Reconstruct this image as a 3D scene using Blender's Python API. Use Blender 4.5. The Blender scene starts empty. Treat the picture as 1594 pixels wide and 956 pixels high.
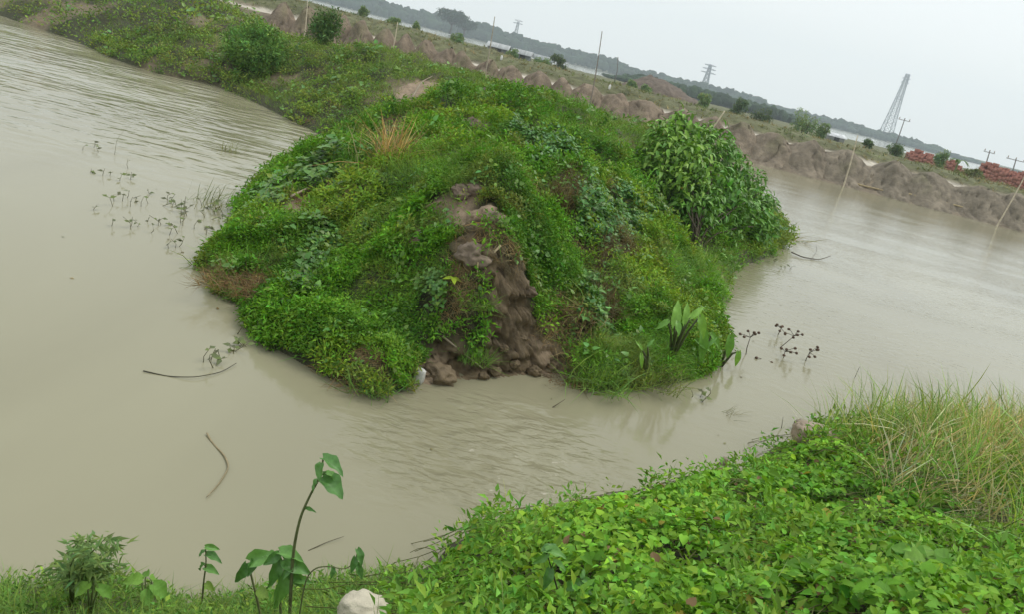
import bpy, math, random
import numpy as np
from mathutils import Vector, Matrix, noise as mnoise

random.seed(7)
rng = np.random.default_rng(11)
scene = bpy.context.scene
col = scene.collection
rad = math.radians

# ------------------------------------------------------------------ camera
CAM_H = 3.5
ROLL, PITCH = rad(13.87), rad(17.57)
IMG_W, IMG_H, FOC = 1594.0, 956.0, 1251.0
c_fw = np.array([0, math.cos(PITCH), -math.sin(PITCH)])
_r0 = np.array([1.0, 0, 0]); _u0 = np.cross(_r0, c_fw)
c_rt = math.cos(ROLL) * _r0 + math.sin(ROLL) * _u0
c_up = -math.sin(ROLL) * _r0 + math.cos(ROLL) * _u0
c_pos = np.array([0, 0, CAM_H])
cam_d = bpy.data.cameras.new('camera')
cam = bpy.data.objects.new('camera', cam_d); col.objects.link(cam)
m3 = Matrix(((c_rt[0], c_up[0], -c_fw[0]), (c_rt[1], c_up[1], -c_fw[1]), (c_rt[2], c_up[2], -c_fw[2])))
cam.matrix_world = Matrix.Translation(Vector(c_pos)) @ m3.to_4x4()
cam_d.sensor_width = 36.0; cam_d.lens = FOC / IMG_W * 36.0
cam_d.clip_start = 0.05; cam_d.clip_end = 6000
scene.camera = cam

# ------------------------------------------------------------------ sky, sun, exposure
SUN_EL, SUN_AZ = rad(58), rad(62)            # azimuth clockwise from +Y
world = bpy.data.worlds.new('World'); scene.world = world; world.use_nodes = True
nt = world.node_tree; nt.nodes.clear()
wo = nt.nodes.new('ShaderNodeOutputWorld')
sky = nt.nodes.new('ShaderNodeTexSky'); sky.sky_type = 'NISHITA'; sky.sun_disc = False
sky.sun_elevation = SUN_EL; sky.sun_rotation = SUN_AZ; sky.dust_density = 4.0; sky.air_density = 1.0
b1 = nt.nodes.new('ShaderNodeBackground'); b1.inputs['Strength'].default_value = 0.13
b2 = nt.nodes.new('ShaderNodeBackground'); b2.inputs['Color'].default_value = (0.935, 0.97, 0.965, 1); b2.inputs['Strength'].default_value = 1.18
mx = nt.nodes.new('ShaderNodeMixShader'); mx.inputs[0].default_value = 0.86      # overcast deck in front of the clear sky
nt.links.new(sky.outputs[0], b1.inputs['Color'])
nt.links.new(b1.outputs[0], mx.inputs[1]); nt.links.new(b2.outputs[0], mx.inputs[2]); nt.links.new(mx.outputs[0], wo.inputs['Surface'])
sun_d = bpy.data.lights.new('sun', 'SUN'); sun_d.energy = 1.4; sun_d.angle = rad(24); sun_d.color = (1.0, 0.96, 0.9)
sun = bpy.data.objects.new('sun', sun_d); col.objects.link(sun)
sdir = Vector((math.sin(SUN_AZ) * math.cos(SUN_EL), math.cos(SUN_AZ) * math.cos(SUN_EL), math.sin(SUN_EL)))
sun.rotation_euler = sdir.to_track_quat('Z', 'Y').to_euler(); sun.location = (40, 20, 60)
vs = scene.view_settings
vs.view_transform = 'Standard'; vs.look = 'None'; vs.exposure = 0.0; vs.gamma = 1.0; vs.use_curve_mapping = False
scene.render.engine = 'CYCLES'
cy = scene.cycles
cy.use_denoising = True; cy.max_bounces = 6; cy.diffuse_bounces = 3; cy.glossy_bounces = 3
cy.transmission_bounces = 4; cy.transparent_max_bounces = 8; cy.volume_bounces = 1
cy.caustics_reflective = False; cy.caustics_refractive = False

# ------------------------------------------------------------------ helpers: rays
def ray(px, py):
    return c_fw + (px - IMG_W / 2) / FOC * c_rt - (py - IMG_H / 2) / FOC * c_up
def at_z(px, py, z=0.0):
    d = ray(px, py); return c_pos + d * ((z - CAM_H) / d[2])
def at_y(px, py, Y):
    d = ray(px, py); return c_pos + d * (Y / d[1])
def on_ground(px, py, h, t0=2.0, t1=80.0, lift=0.0):
    d = ray(px, py); t = np.geomspace(t0, t1, 3000)
    p = c_pos[None] + d[None] * t[:, None]
    b = p[:, 2] < h(p[:, 0], p[:, 1])
    i = int(np.argmax(b)) if b.any() else len(t) - 1
    q = p[i].copy(); q[2] = float(h(q[0:1], q[1:2])[0]) + lift
    return q

# ------------------------------------------------------------------ helpers: noise, masks
def _hash(ix, iy, s):
    n = (ix.astype(np.int64) * 374761393 + iy.astype(np.int64) * 668265263 + s * 1442695041) & 0xffffffff
    n = ((n ^ (n >> 13)) * 1274126177) & 0xffffffff
    return ((n ^ (n >> 16)) & 0xffff) / 65535.0
def vnoise(x, y, s=0):
    x = np.asarray(x, float); y = np.asarray(y, float)
    ix = np.floor(x); iy = np.floor(y); fx = x - ix; fy = y - iy
    fx = fx * fx * (3 - 2 * fx); fy = fy * fy * (3 - 2 * fy)
    a = _hash(ix, iy, s); b = _hash(ix + 1, iy, s); c = _hash(ix, iy + 1, s); d = _hash(ix + 1, iy + 1, s)
    return (a * (1 - fx) + b * fx) * (1 - fy) + (c * (1 - fx) + d * fx) * fy
def fbm(x, y, sc, oct=4, s=0):
    v = 0; a = 0.5; t = 0
    for o in range(oct):
        v = v + a * vnoise(x * sc + 17.3 * o, y * sc - 9.1 * o, s + o); t += a; a *= 0.55; sc *= 2.03
    return v / t
def sstep(a, b, x):
    t = np.clip((x - a) / (b - a), 0, 1); return t * t * (3 - 2 * t)
def signed_dist(x, y, poly):
    """+ inside, - outside"""
    x = np.asarray(x, float).ravel(); y = np.asarray(y, float).ravel()
    P = np.asarray(poly, float)[:, :2]; Q = np.roll(P, -1, 0)
    d2 = np.full(x.shape, 1e18); ins = np.zeros(x.shape, bool)
    for (ax, ay), (bx, by) in zip(P, Q):
        ex, ey = bx - ax, by - ay; L = ex * ex + ey * ey + 1e-12
        t = np.clip(((x - ax) * ex + (y - ay) * ey) / L, 0, 1)
        d2 = np.minimum(d2, (x - ax - t * ex) ** 2 + (y - ay - t * ey) ** 2)
        c = (ay > y) != (by > y)
        with np.errstate(divide='ignore', invalid='ignore'):
            xi = (bx - ax) * (y - ay) / (by - ay + 1e-15) + ax
        ins ^= c & (x < xi)
    return np.sqrt(d2) * np.where(ins, 1, -1)
def line_dist(x, y, pts):
    x = np.asarray(x, float); y = np.asarray(y, float); d2 = np.full(x.shape, 1e18)
    for (ax, ay), (bx, by) in zip(pts[:-1], pts[1:]):
        ex, ey = bx - ax, by - ay; L = ex * ex + ey * ey + 1e-12
        t = np.clip(((x - ax) * ex + (y - ay) * ey) / L, 0, 1)
        d2 = np.minimum(d2, (x - ax - t * ex) ** 2 + (y - ay - t * ey) ** 2)
    return np.sqrt(d2)
def tps(ctrl):
    """thin-plate surface through (x, y, z) points"""
    C = np.asarray(ctrl, float); n = len(C)
    def K(a, b):
        r2 = (a[:, None, 0] - b[None, :, 0]) ** 2 + (a[:, None, 1] - b[None, :, 1]) ** 2
        return 0.5 * r2 * np.log(r2 + 1e-9)
    A = np.zeros((n + 3, n + 3)); A[:n, :n] = K(C, C) + np.eye(n) * 0.02
    A[:n, n] = 1; A[:n, n + 1:n + 3] = C[:, :2]; A[n, :n] = 1; A[n + 1:n + 3, :n] = C[:, :2].T
    w = np.linalg.solve(A, np.concatenate([C[:, 2], [0, 0, 0]]))
    def f(x, y):
        x = np.asarray(x, float).ravel(); y = np.asarray(y, float).ravel(); out = np.empty(len(x))
        for i in range(0, len(x), 20000):
            p = np.stack([x[i:i + 20000], y[i:i + 20000]], 1)
            out[i:i + 20000] = K(p, C) @ w[:n] + w[n] + p @ w[n + 1:]
        return out
    return f

# ------------------------------------------------------------------ helpers: meshes and tags
def mesh(name, V, faces, mat=None, C=None, smooth=True):
    """V (n,3); faces: list of (m,k) index arrays; C: colour per vertex"""
    me = bpy.data.meshes.new(name)
    V = np.asarray(V, np.float32)
    faces = [np.asarray(f, np.int32) for f in faces if len(f)]
    nf = sum(len(f) for f in faces); nl = sum(f.size for f in faces)
    me.vertices.add(len(V)); me.vertices.foreach_set('co', V.ravel())
    me.loops.add(nl); me.polygons.add(nf)
    me.loops.foreach_set('vertex_index', np.concatenate([f.ravel() for f in faces]))
    st = []; o = 0
    for f in faces:
        st.append(o + np.arange(len(f), dtype=np.int32) * f.shape[1]); o += f.size
    me.polygons.foreach_set('loop_start', np.concatenate(st).astype(np.int32))
    if smooth: me.polygons.foreach_set('use_smooth', np.ones(nf, bool))
    if C is not None:
        C = np.asarray(C, np.float32)
        if C.shape[1] == 3: C = np.concatenate([C, np.ones((len(C), 1), np.float32)], 1)
        at = me.color_attributes.new('tint', 'FLOAT_COLOR', 'POINT'); at.data.foreach_set('color', C.ravel())
    if mat is not None: me.materials.append(mat)
    me.update(calc_edges=True); me.validate()
    return me
def link(name, me, parent=None, loc=(0, 0, 0)):
    o = bpy.data.objects.new(name, me); col.objects.link(o); o.location = loc
    if parent is not None: o.parent = parent
    return o
def tag(o, label=None, cat=None, group=None, kind=None):
    if label: o['label'] = label
    if cat: o['category'] = cat
    if group: o['group'] = group
    if kind: o['kind'] = kind
    return o
def thing(name, loc, label, cat, group=None):
    o = bpy.data.objects.new(name, None); col.objects.link(o); o.location = Vector(loc); o.empty_display_size = 0.1
    return tag(o, label, cat, group)
class Geo:
    """collects triangles and quads (and colours) for ONE mesh"""
    def __init__(s): s.V = []; s.T = []; s.Q = []; s.C = []; s.n = 0
    def add(s, V, T=None, Q=None, c=(1, 1, 1)):
        V = np.asarray(V, float).reshape(-1, 3)
        s.V.append(V); c = np.asarray(c, float)
        s.C.append(np.tile(c, (len(V), 1)) if c.ndim == 1 else c)
        if T is not None and len(T): s.T.append(np.asarray(T, int) + s.n)
        if Q is not None and len(Q): s.Q.append(np.asarray(Q, int) + s.n)
        s.n += len(V); return s
    def tube(s, pts, r, k=6, c=(1, 1, 1), cap=True):
        pts = np.asarray(pts, float); n = len(pts); r = np.broadcast_to(np.asarray(r, float), (n,))
        tg = np.gradient(pts, axis=0) if n > 2 else np.tile(pts[-1] - pts[0], (n, 1))
        tg /= np.linalg.norm(tg, axis=1)[:, None] + 1e-12
        up = np.array([0, 0, 1.0]) if abs(tg[0][2]) < 0.9 else np.array([1.0, 0, 0])
        a = np.cross(tg, up); a /= np.linalg.norm(a, axis=1)[:, None] + 1e-9; b = np.cross(tg, a)
        th = np.arange(k) * 2 * math.pi / k
        V = pts[:, None] + r[:, None, None] * (np.cos(th)[None, :, None] * a[:, None] + np.sin(th)[None, :, None] * b[:, None])
        i = np.arange(n - 1)[:, None] * k; j = np.arange(k)[None]; j2 = (j + 1) % k
        Q = np.stack([i + j, i + j2, i + k + j2, i + k + j], -1).reshape(-1, 4)
        T = []
        V = V.reshape(-1, 3)
        if cap:
            V = np.concatenate([V, pts[:1], pts[-1:]]); e = n * k
            T = [[e, (q + 1) % k, q] for q in range(k)] + [[e + 1, (n - 1) * k + q, (n - 1) * k + (q + 1) % k] for q in range(k)]
        return s.add(V, T, Q, c)
    def box(s, lo, hi, c=(1, 1, 1), M=None):
        x0, y0, z0 = lo; x1, y1, z1 = hi
        V = np.array([[x0, y0, z0], [x1, y0, z0], [x1, y1, z0], [x0, y1, z0], [x0, y0, z1], [x1, y0, z1], [x1, y1, z1], [x0, y1, z1]], float)
        if M is not None: V = (np.asarray(M)[:3, :3] @ V.T).T + np.asarray(M)[:3, 3]
        return s.add(V, None, [[3, 2, 1, 0], [4, 5, 6, 7], [0, 1, 5, 4], [1, 2, 6, 5], [2, 3, 7, 6], [3, 0, 4, 7]], c)
    def bar(s, a, b, w, c=(1, 1, 1)): return s.tube([a, b], w / 2, 4, c)
    def blob(s, ctr, r, amp=0.25, sub=2, sd=0, c=(1, 1, 1), fr=1.3):
        V, T = ico(sub); n = np.array([mnoise.fractal(Vector(v * fr) + Vector((sd * 7.13, sd * 3.7, sd)), 0.7, 2.1, 4) for v in V])
        return s.add(np.asarray(ctr) + V * (1 + amp * n)[:, None] * np.asarray(r), T, None, c)
    def arrays(s):
        return (np.concatenate(s.V), np.concatenate(s.T) if s.T else np.zeros((0, 3), int), np.concatenate(s.Q) if s.Q else np.zeros((0, 4), int), np.concatenate(s.C))
    def mesh(s, name, mat, smooth=True, colour=True):
        V, T, Q, C = s.arrays(); return mesh(name, V, [T, Q], mat, C if colour else None, smooth)
    def build(s, name, mat, parent=None, smooth=True, loc=(0, 0, 0)):
        return link(name, s.mesh(name, mat, smooth), parent, loc)
_ico = {}
def ico(sub):
    if sub in _ico: return _ico[sub]
    t = (1 + 5 ** .5) / 2
    V = [(-1, t, 0), (1, t, 0), (-1, -t, 0), (1, -t, 0), (0, -1, t), (0, 1, t), (0, -1, -t), (0, 1, -t), (t, 0, -1), (t, 0, 1), (-t, 0, -1), (-t, 0, 1)]
    V = [np.array(v) / np.linalg.norm(v) for v in V]
    T = [(0, 11, 5), (0, 5, 1), (0, 1, 7), (0, 7, 10), (0, 10, 11), (1, 5, 9), (5, 11, 4), (11, 10, 2), (10, 7, 6), (7, 1, 8), (3, 9, 4), (3, 4, 2), (3, 2, 6), (3, 6, 8), (3, 8, 9), (4, 9, 5), (2, 4, 11), (6, 2, 10), (8, 6, 7), (9, 8, 1)]
    for _ in range(sub):
        mid = {}; N = []
        def m(a, b):
            k = (min(a, b), max(a, b))
            if k not in mid:
                v = V[a] + V[b]; V.append(v / np.linalg.norm(v)); mid[k] = len(V) - 1
            return mid[k]
        for a, b, c in T:
            x, y, z = m(a, b), m(b, c), m(c, a); N += [(a, x, z), (b, y, x), (c, z, y), (x, y, z)]
        T = N
    _ico[sub] = (np.array(V), np.array(T)); return _ico[sub]

# ------------------------------------------------------------------ helpers: plants
def fr(n, yaw):
    """rotation matrices with local z = n, turned by yaw"""
    n = np.asarray(n, float); n = n / (np.linalg.norm(n, axis=1)[:, None] + 1e-9)
    ref = np.stack([np.cos(yaw), np.sin(yaw), np.zeros_like(yaw)], 1)
    x = ref - n * (ref * n).sum(1)[:, None]; x /= np.linalg.norm(x, axis=1)[:, None] + 1e-9
    return np.stack([x, np.cross(n, x), n], 2)
class Plants:
    """scatters copies of small templates into ONE mesh"""
    def __init__(s): s.V = []; s.T = []; s.Q = []; s.C = []; s.n = 0
    def scatter(s, tmpls, pos, R, sc, colr):
        m = len(pos)
        if m == 0: return
        which = rng.integers(0, len(tmpls), m); sc = np.asarray(sc, float)
        for k, (V, T, Q, sh) in enumerate(tmpls):
            ix = np.where(which == k)[0]
            if not len(ix): continue
            S = sc[ix] if sc.ndim == 2 else np.repeat(sc[ix, None], 3, 1)
            W = np.einsum('mij,mnj->mni', R[ix], V[None] * S[:, None, :]) + pos[ix][:, None]
            C = np.clip(colr[ix][:, None, :] * sh[None], 0.002, 0.9)
            off = s.n + np.arange(len(ix))[:, None, None] * len(V)
            s.V.append(W.reshape(-1, 3)); s.C.append(C.reshape(-1, 3))
            if len(T): s.T.append((T[None] + off).reshape(-1, 3))
            if len(Q): s.Q.append((Q[None] + off).reshape(-1, 4))
            s.n += len(ix) * len(V)
    def build(s, name, mat, parent=None):
        T = np.concatenate(s.T) if s.T else np.zeros((0, 3), int); Q = np.concatenate(s.Q) if s.Q else np.zeros((0, 4), int)
        return link(name, mesh(name, np.concatenate(s.V), [T, Q], mat, np.concatenate(s.C)), parent)
# templates: (V, T, Q, shade per vertex); leaf lies along +x, faces +z
def leaf_small(w=0.42, fold=0.10, droop=0.18):
    V = np.array([[0, 0, 0], [.40, w / 2, fold - droop * .2], [.40, -w / 2, fold - droop * .2], [1, 0, -droop], [.45, 0, 0]], float)
    return V, np.array([[0, 2, 4], [2, 3, 4], [3, 1, 4], [1, 0, 4]]), np.zeros((0, 4), int)
def leaf_heart(w=0.86, fold=0.10, droop=0.28, notch=0.12):
    xs = [0, .33, .68, 1.0]
    V = [[x, 0, -droop * x * x] for x in xs]
    for sg in (1, -1):
        for x, y in ((-notch, .24), (.08, .47), (.36, .49), (.70, .26)):
            V.append([x, sg * y * w, fold * abs(y) * 2 - droop * x * x - .03])
    a, b = 4, 8
    T = [[0, a + 1, a], [2, 3, a + 3], [0, b, b + 1], [2, b + 3, 3]]
    Q = [[0, 1, a + 2, a + 1], [1, 2, a + 3, a + 2], [0, b + 1, b + 2, 1], [1, b + 2, b + 3, 2]]
    return np.array(V, float), np.array(T), np.array(Q)
def leaf_vine(w, fold, droop, notch=.12):
    V = [[x, 0, -droop * x * x] for x in (0, .45, 1)]
    for sg in (1, -1):
        for x, y in ((-notch, .26), (.14, .48), (.55, .37)): V.append([x, sg * y * w, fold * y * 2 - droop * x * x])
    return np.array(V, float), np.array([[0, 4, 3], [1, 2, 5], [0, 6, 7], [1, 8, 2]]), np.array([[0, 1, 5, 4], [0, 7, 8, 1]])
def leaf_fine(w=.8, fold=.10, droop=.25, notch=.14, n=9, peak=.36, wave=.02):
    V = []; t = np.linspace(0, 1, n + 1)
    for i, u in enumerate(t):
        hw = .5 * w * (np.sin(np.pi * min(1, (u + .03) / 1.03) ** (math.log(.5) / math.log(peak)))) ** .8 if 0 < u < 1 else (.16 * w if u == 0 else .004)
        for sgn, q in ((-1, 1), (-1, .5), (0, 0), (1, .5), (1, 1)):
            back = notch * (1 - u) ** 5 * q
            V.append([u - back, sgn * q * hw, fold * q * hw * 2 - droop * u * u + wave * math.sin(u * 13 + sgn * 2) * q * (hw > .05)])
    Q = [[i * 5 + j, (i + 1) * 5 + j, (i + 1) * 5 + j + 1, i * 5 + j + 1] for i in range(n) for j in range(4)]
    return np.array(V, float), np.zeros((0, 3), int), np.array(Q)
def leaf_tiny(w=.5, fold=.12, droop=.15):
    return np.array([[0, 0, 0], [.42, w / 2, fold], [.42, -w / 2, fold], [1, 0, -droop]], float), np.array([[0, 2, 3], [0, 3, 1]]), np.zeros((0, 4), int)
def leaf_lance(w=0.34, fold=.07, droop=.3):
    V = [[x, 0, -droop * x * x] for x in (0, .35, .7, 1)]
    for sg in (1, -1):
        for x, y in ((.12, .6), (.38, 1.0), (.72, .62)):
            V.append([x, sg * y * w / 2, fold * y - droop * x * x])
    a, b = 4, 7
    T = np.array([[0, 1, a], [1, a + 1, a], [2, 3, a + 2], [0, b, 1], [1, b, b + 1], [2, b + 2, 3]])
    Q = np.array([[1, 2, a + 2, a + 1], [1, b + 1, b + 2, 2]])
    return np.array(V, float), T, Q
def blade(bend=0.5, w=0.035, n=3):
    V = []; t = np.linspace(0, 1, n + 1)
    for u in t[:-1]:
        x = bend * u * u; z = u * (1 - .35 * bend * u)
        V += [[x, w * (1 - .55 * u), z], [x, -w * (1 - .55 * u), z]]
    V.append([bend, 0, 1 - .35 * bend])
    Q = [[2 * i, 2 * i + 1, 2 * i + 3, 2 * i + 2] for i in range(n - 1)]; T = [[2 * n - 2, 2 * n - 1, 2 * n]]
    return np.array(V, float), np.array(T), np.array(Q).reshape(-1, 4)
def combine(items, var=0.25, hue=0.12):
    Vs, Ts, Qs, Cs, n = [], [], [], [], 0
    for (V, T, Q), R, p, s in items:
        Vs.append((np.asarray(R) @ (V * s).T).T + p)
        if len(T): Ts.append(T + n)
        if len(Q): Qs.append(Q + n)
        g = 1 + rng.uniform(-var, var); h = rng.uniform(-hue, hue)
        Cs.append(np.tile([g * (1 + h * 1.6), g, g * (1 - h)], (len(V), 1))); n += len(V)
    return (np.concatenate(Vs), np.concatenate(Ts) if Ts else np.zeros((0, 3), int), np.concatenate(Qs) if Qs else np.zeros((0, 4), int), np.concatenate(Cs))
def one(z, tilt=None):
    return fr(np.array([z]), np.array([rng.uniform(0, 6.28)]))[0]
def dirs(k, up):
    a = rng.uniform(0, 6.28, k); return np.stack([np.cos(a), np.sin(a), np.full(k, up)], 1)
def make_sprig(leaf, k, h, size, spread, up=(0.3, 1.4)):
    it = []; a0 = rng.uniform(0, 6.28); lean = rng.uniform(-.35, .35, 2)
    for i in range(k):
        u = (i + .6) / k; a = a0 + i * 2.4 + rng.uniform(-.4, .4)
        p = np.array([lean[0] * h * u, lean[1] * h * u, h * u])
        el = rng.uniform(*up); n = np.array([-math.cos(a) * .6 + rng.normal() * .25, -math.sin(a) * .6 + rng.normal() * .25, el])
        R = fr(n[None], np.array([a]))[0]
        it.append((leaf, R, p + np.array([math.cos(a), math.sin(a), 0]) * spread * rng.uniform(.2, 1), size * rng.uniform(.65, 1.2)))
    return combine(it)
def make_tuft(k, h, bend=(.2, .9), w=.03, lean=.5, n=3):
    it = []
    for i in range(k):
        a = rng.uniform(0, 6.28); nn = np.array([math.cos(a) * lean * rng.uniform(0, 1), math.sin(a) * lean * rng.uniform(0, 1), 1])
        it.append((blade(rng.uniform(*bend), w * rng.uniform(.7, 1.3), n), fr(nn[None], np.array([a + rng.normal() * .5]))[0], np.array([rng.normal() * .06, rng.normal() * .06, -.02]), h * rng.uniform(.55, 1.15)))
    return combine(it)
def jitter_col(base, n, v=.18, h=.10):
    b = np.asarray(base, float); b = np.tile(b, (n, 1)) if b.ndim == 1 else b.copy()
    g = np.exp(rng.normal(0, v, n)); hh = rng.normal(0, h, n)
    return b * np.stack([g * (1 + hh), g, g * (1 - hh * .6)], 1)
def leaf_obj(me, a, b, parent, normal=(0, 0, 1), width=1.0, name='leaf', roll=0.0):
    """leaf mesh object from its stalk end a to its tip b"""
    a = Vector(a); b = Vector(b); x = (b - a); L = x.length; x.normalize()
    n = Vector(normal); y = n.cross(x)
    if y.length < 1e-3: y = Vector((1, 0, 0)).cross(x)
    y.normalize(); z = x.cross(y)
    M = Matrix(((x[0], y[0], z[0]), (x[1], y[1], z[1]), (x[2], y[2], z[2]))).to_4x4() @ Matrix.Rotation(roll, 4, 'X')
    M = Matrix.Translation(a) @ M @ Matrix.Diagonal((L, L * width, L, 1))
    o = bpy.data.objects.new(name, me); col.objects.link(o)
    if parent is not None:
        o.parent = parent; o.matrix_basis = Matrix.Translation(-parent.location) @ M
    else: o.matrix_basis = M
    return o

# ------------------------------------------------------------------ materials
MATS = {}
def newmat(name):
    m = bpy.data.materials.new(name); m.use_nodes = True; MATS[name] = m
    n = m.node_tree.nodes; return m, n, m.node_tree.links, n['Principled BSDF']
def leaf_mat(name, rough=0.5, trans=0.28, spec=0.35):
    m, n, l, p = newmat(name)
    a = n.new('ShaderNodeAttribute'); a.attribute_name = 'tint'
    nz = n.new('ShaderNodeTexNoise'); nz.inputs['Scale'].default_value = 9; nz.inputs['Detail'].default_value = 3
    tc = n.new('ShaderNodeTexCoord'); l.new(tc.outputs['Object'], nz.inputs['Vector'])
    mr = n.new('ShaderNodeMapRange'); mr.inputs['To Min'].default_value = .72; mr.inputs['To Max'].default_value = 1.28; l.new(nz.outputs['Fac'], mr.inputs['Value'])
    mu = n.new('ShaderNodeMix'); mu.data_type = 'RGBA'; mu.blend_type = 'MULTIPLY'; mu.inputs[0].default_value = 1
    l.new(a.outputs['Color'], mu.inputs[6]); l.new(mr.outputs[0], mu.inputs[7])
    l.new(mu.outputs[2], p.inputs['Base Color']); p.inputs['Roughness'].default_value = rough; p.inputs['Specular IOR Level'].default_value = spec
    tr = n.new('ShaderNodeBsdfTranslucent')
    br = n.new('ShaderNodeMix'); br.data_type = 'RGBA'; br.blend_type = 'MULTIPLY'; br.inputs[0].default_value = 1; br.inputs[7].default_value = (1.3, 1.25, .55, 1)
    l.new(mu.outputs[2], br.inputs[6]); l.new(br.outputs[2], tr.inputs['Color'])
    ms = n.new('ShaderNodeMixShader'); ms.inputs[0].default_value = trans
    l.new(p.outputs[0], ms.inputs[1]); l.new(tr.outputs[0], ms.inputs[2]); l.new(ms.outputs[0], n['Material Output'].inputs['Surface'])
    return m
def tint_mat(name, rough=0.85, scale=14.0, vary=.35, bump=.4, bscale=30.0, spec=.2, dist=.02):
    """colour from the tint attribute, broken up by noise, with relief"""
    m, n, l, p = newmat(name)
    a = n.new('ShaderNodeAttribute'); a.attribute_name = 'tint'
    tc = n.new('ShaderNodeTexCoord')
    nz = n.new('ShaderNodeTexNoise'); nz.inputs['Scale'].default_value = scale; nz.inputs['Detail'].default_value = 6; nz.inputs['Roughness'].default_value = .65
    l.new(tc.outputs['Object'], nz.inputs['Vector'])
    mr = n.new('ShaderNodeMapRange'); mr.inputs['From Min'].default_value = .25; mr.inputs['From Max'].default_value = .75
    mr.inputs['To Min'].default_value = 1 - vary; mr.inputs['To Max'].default_value = 1 + vary; l.new(nz.outputs['Fac'], mr.inputs['Value'])
    mu = n.new('ShaderNodeMix'); mu.data_type = 'RGBA'; mu.blend_type = 'MULTIPLY'; mu.inputs[0].default_value = 1
    l.new(a.outputs['Color'], mu.inputs[6]); l.new(mr.outputs[0], mu.inputs[7]); l.new(mu.outputs[2], p.inputs['Base Color'])
    p.inputs['Roughness'].default_value = rough; p.inputs['Specular IOR Level'].default_value = spec
    n2 = n.new('ShaderNodeTexNoise'); n2.inputs['Scale'].default_value = bscale; n2.inputs['Detail'].default_value = 8; n2.inputs['Roughness'].default_value = .7
    l.new(tc.outputs['Object'], n2.inputs['Vector'])
    bp = n.new('ShaderNodeBump'); bp.inputs['Strength'].default_value = bump; bp.inputs['Distance'].default_value = dist
    l.new(n2.outputs['Fac'], bp.inputs['Height']); l.new(bp.outputs[0], p.inputs['Normal'])
    return m
M_leaf = leaf_mat('foliage', .58, .22, .2)
M_gloss = leaf_mat('glossy_foliage', .42, .16, .4)
M_straw = leaf_mat('dry_grass', .75, .2, .2)
M_mud = tint_mat('mud', .72, 7.0, .45, .8, 30.0, .35, .02)
M_bank = tint_mat('bank_clay', .9, 1.6, .5, .9, 3.0, .15, .14)
M_wood = tint_mat('weathered_wood', .8, 8.0, .4, .5, 40.0)
M_metal = tint_mat('galvanised_steel', .55, 2.0, .15, .1, 10.0)
M_plastic = tint_mat('woven_plastic', .45, 12.0, .2, .5, 45.0, .4)
M_far = tint_mat('far_foliage', .9, .12, .5, .8, .5, .05, 1.5)

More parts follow.
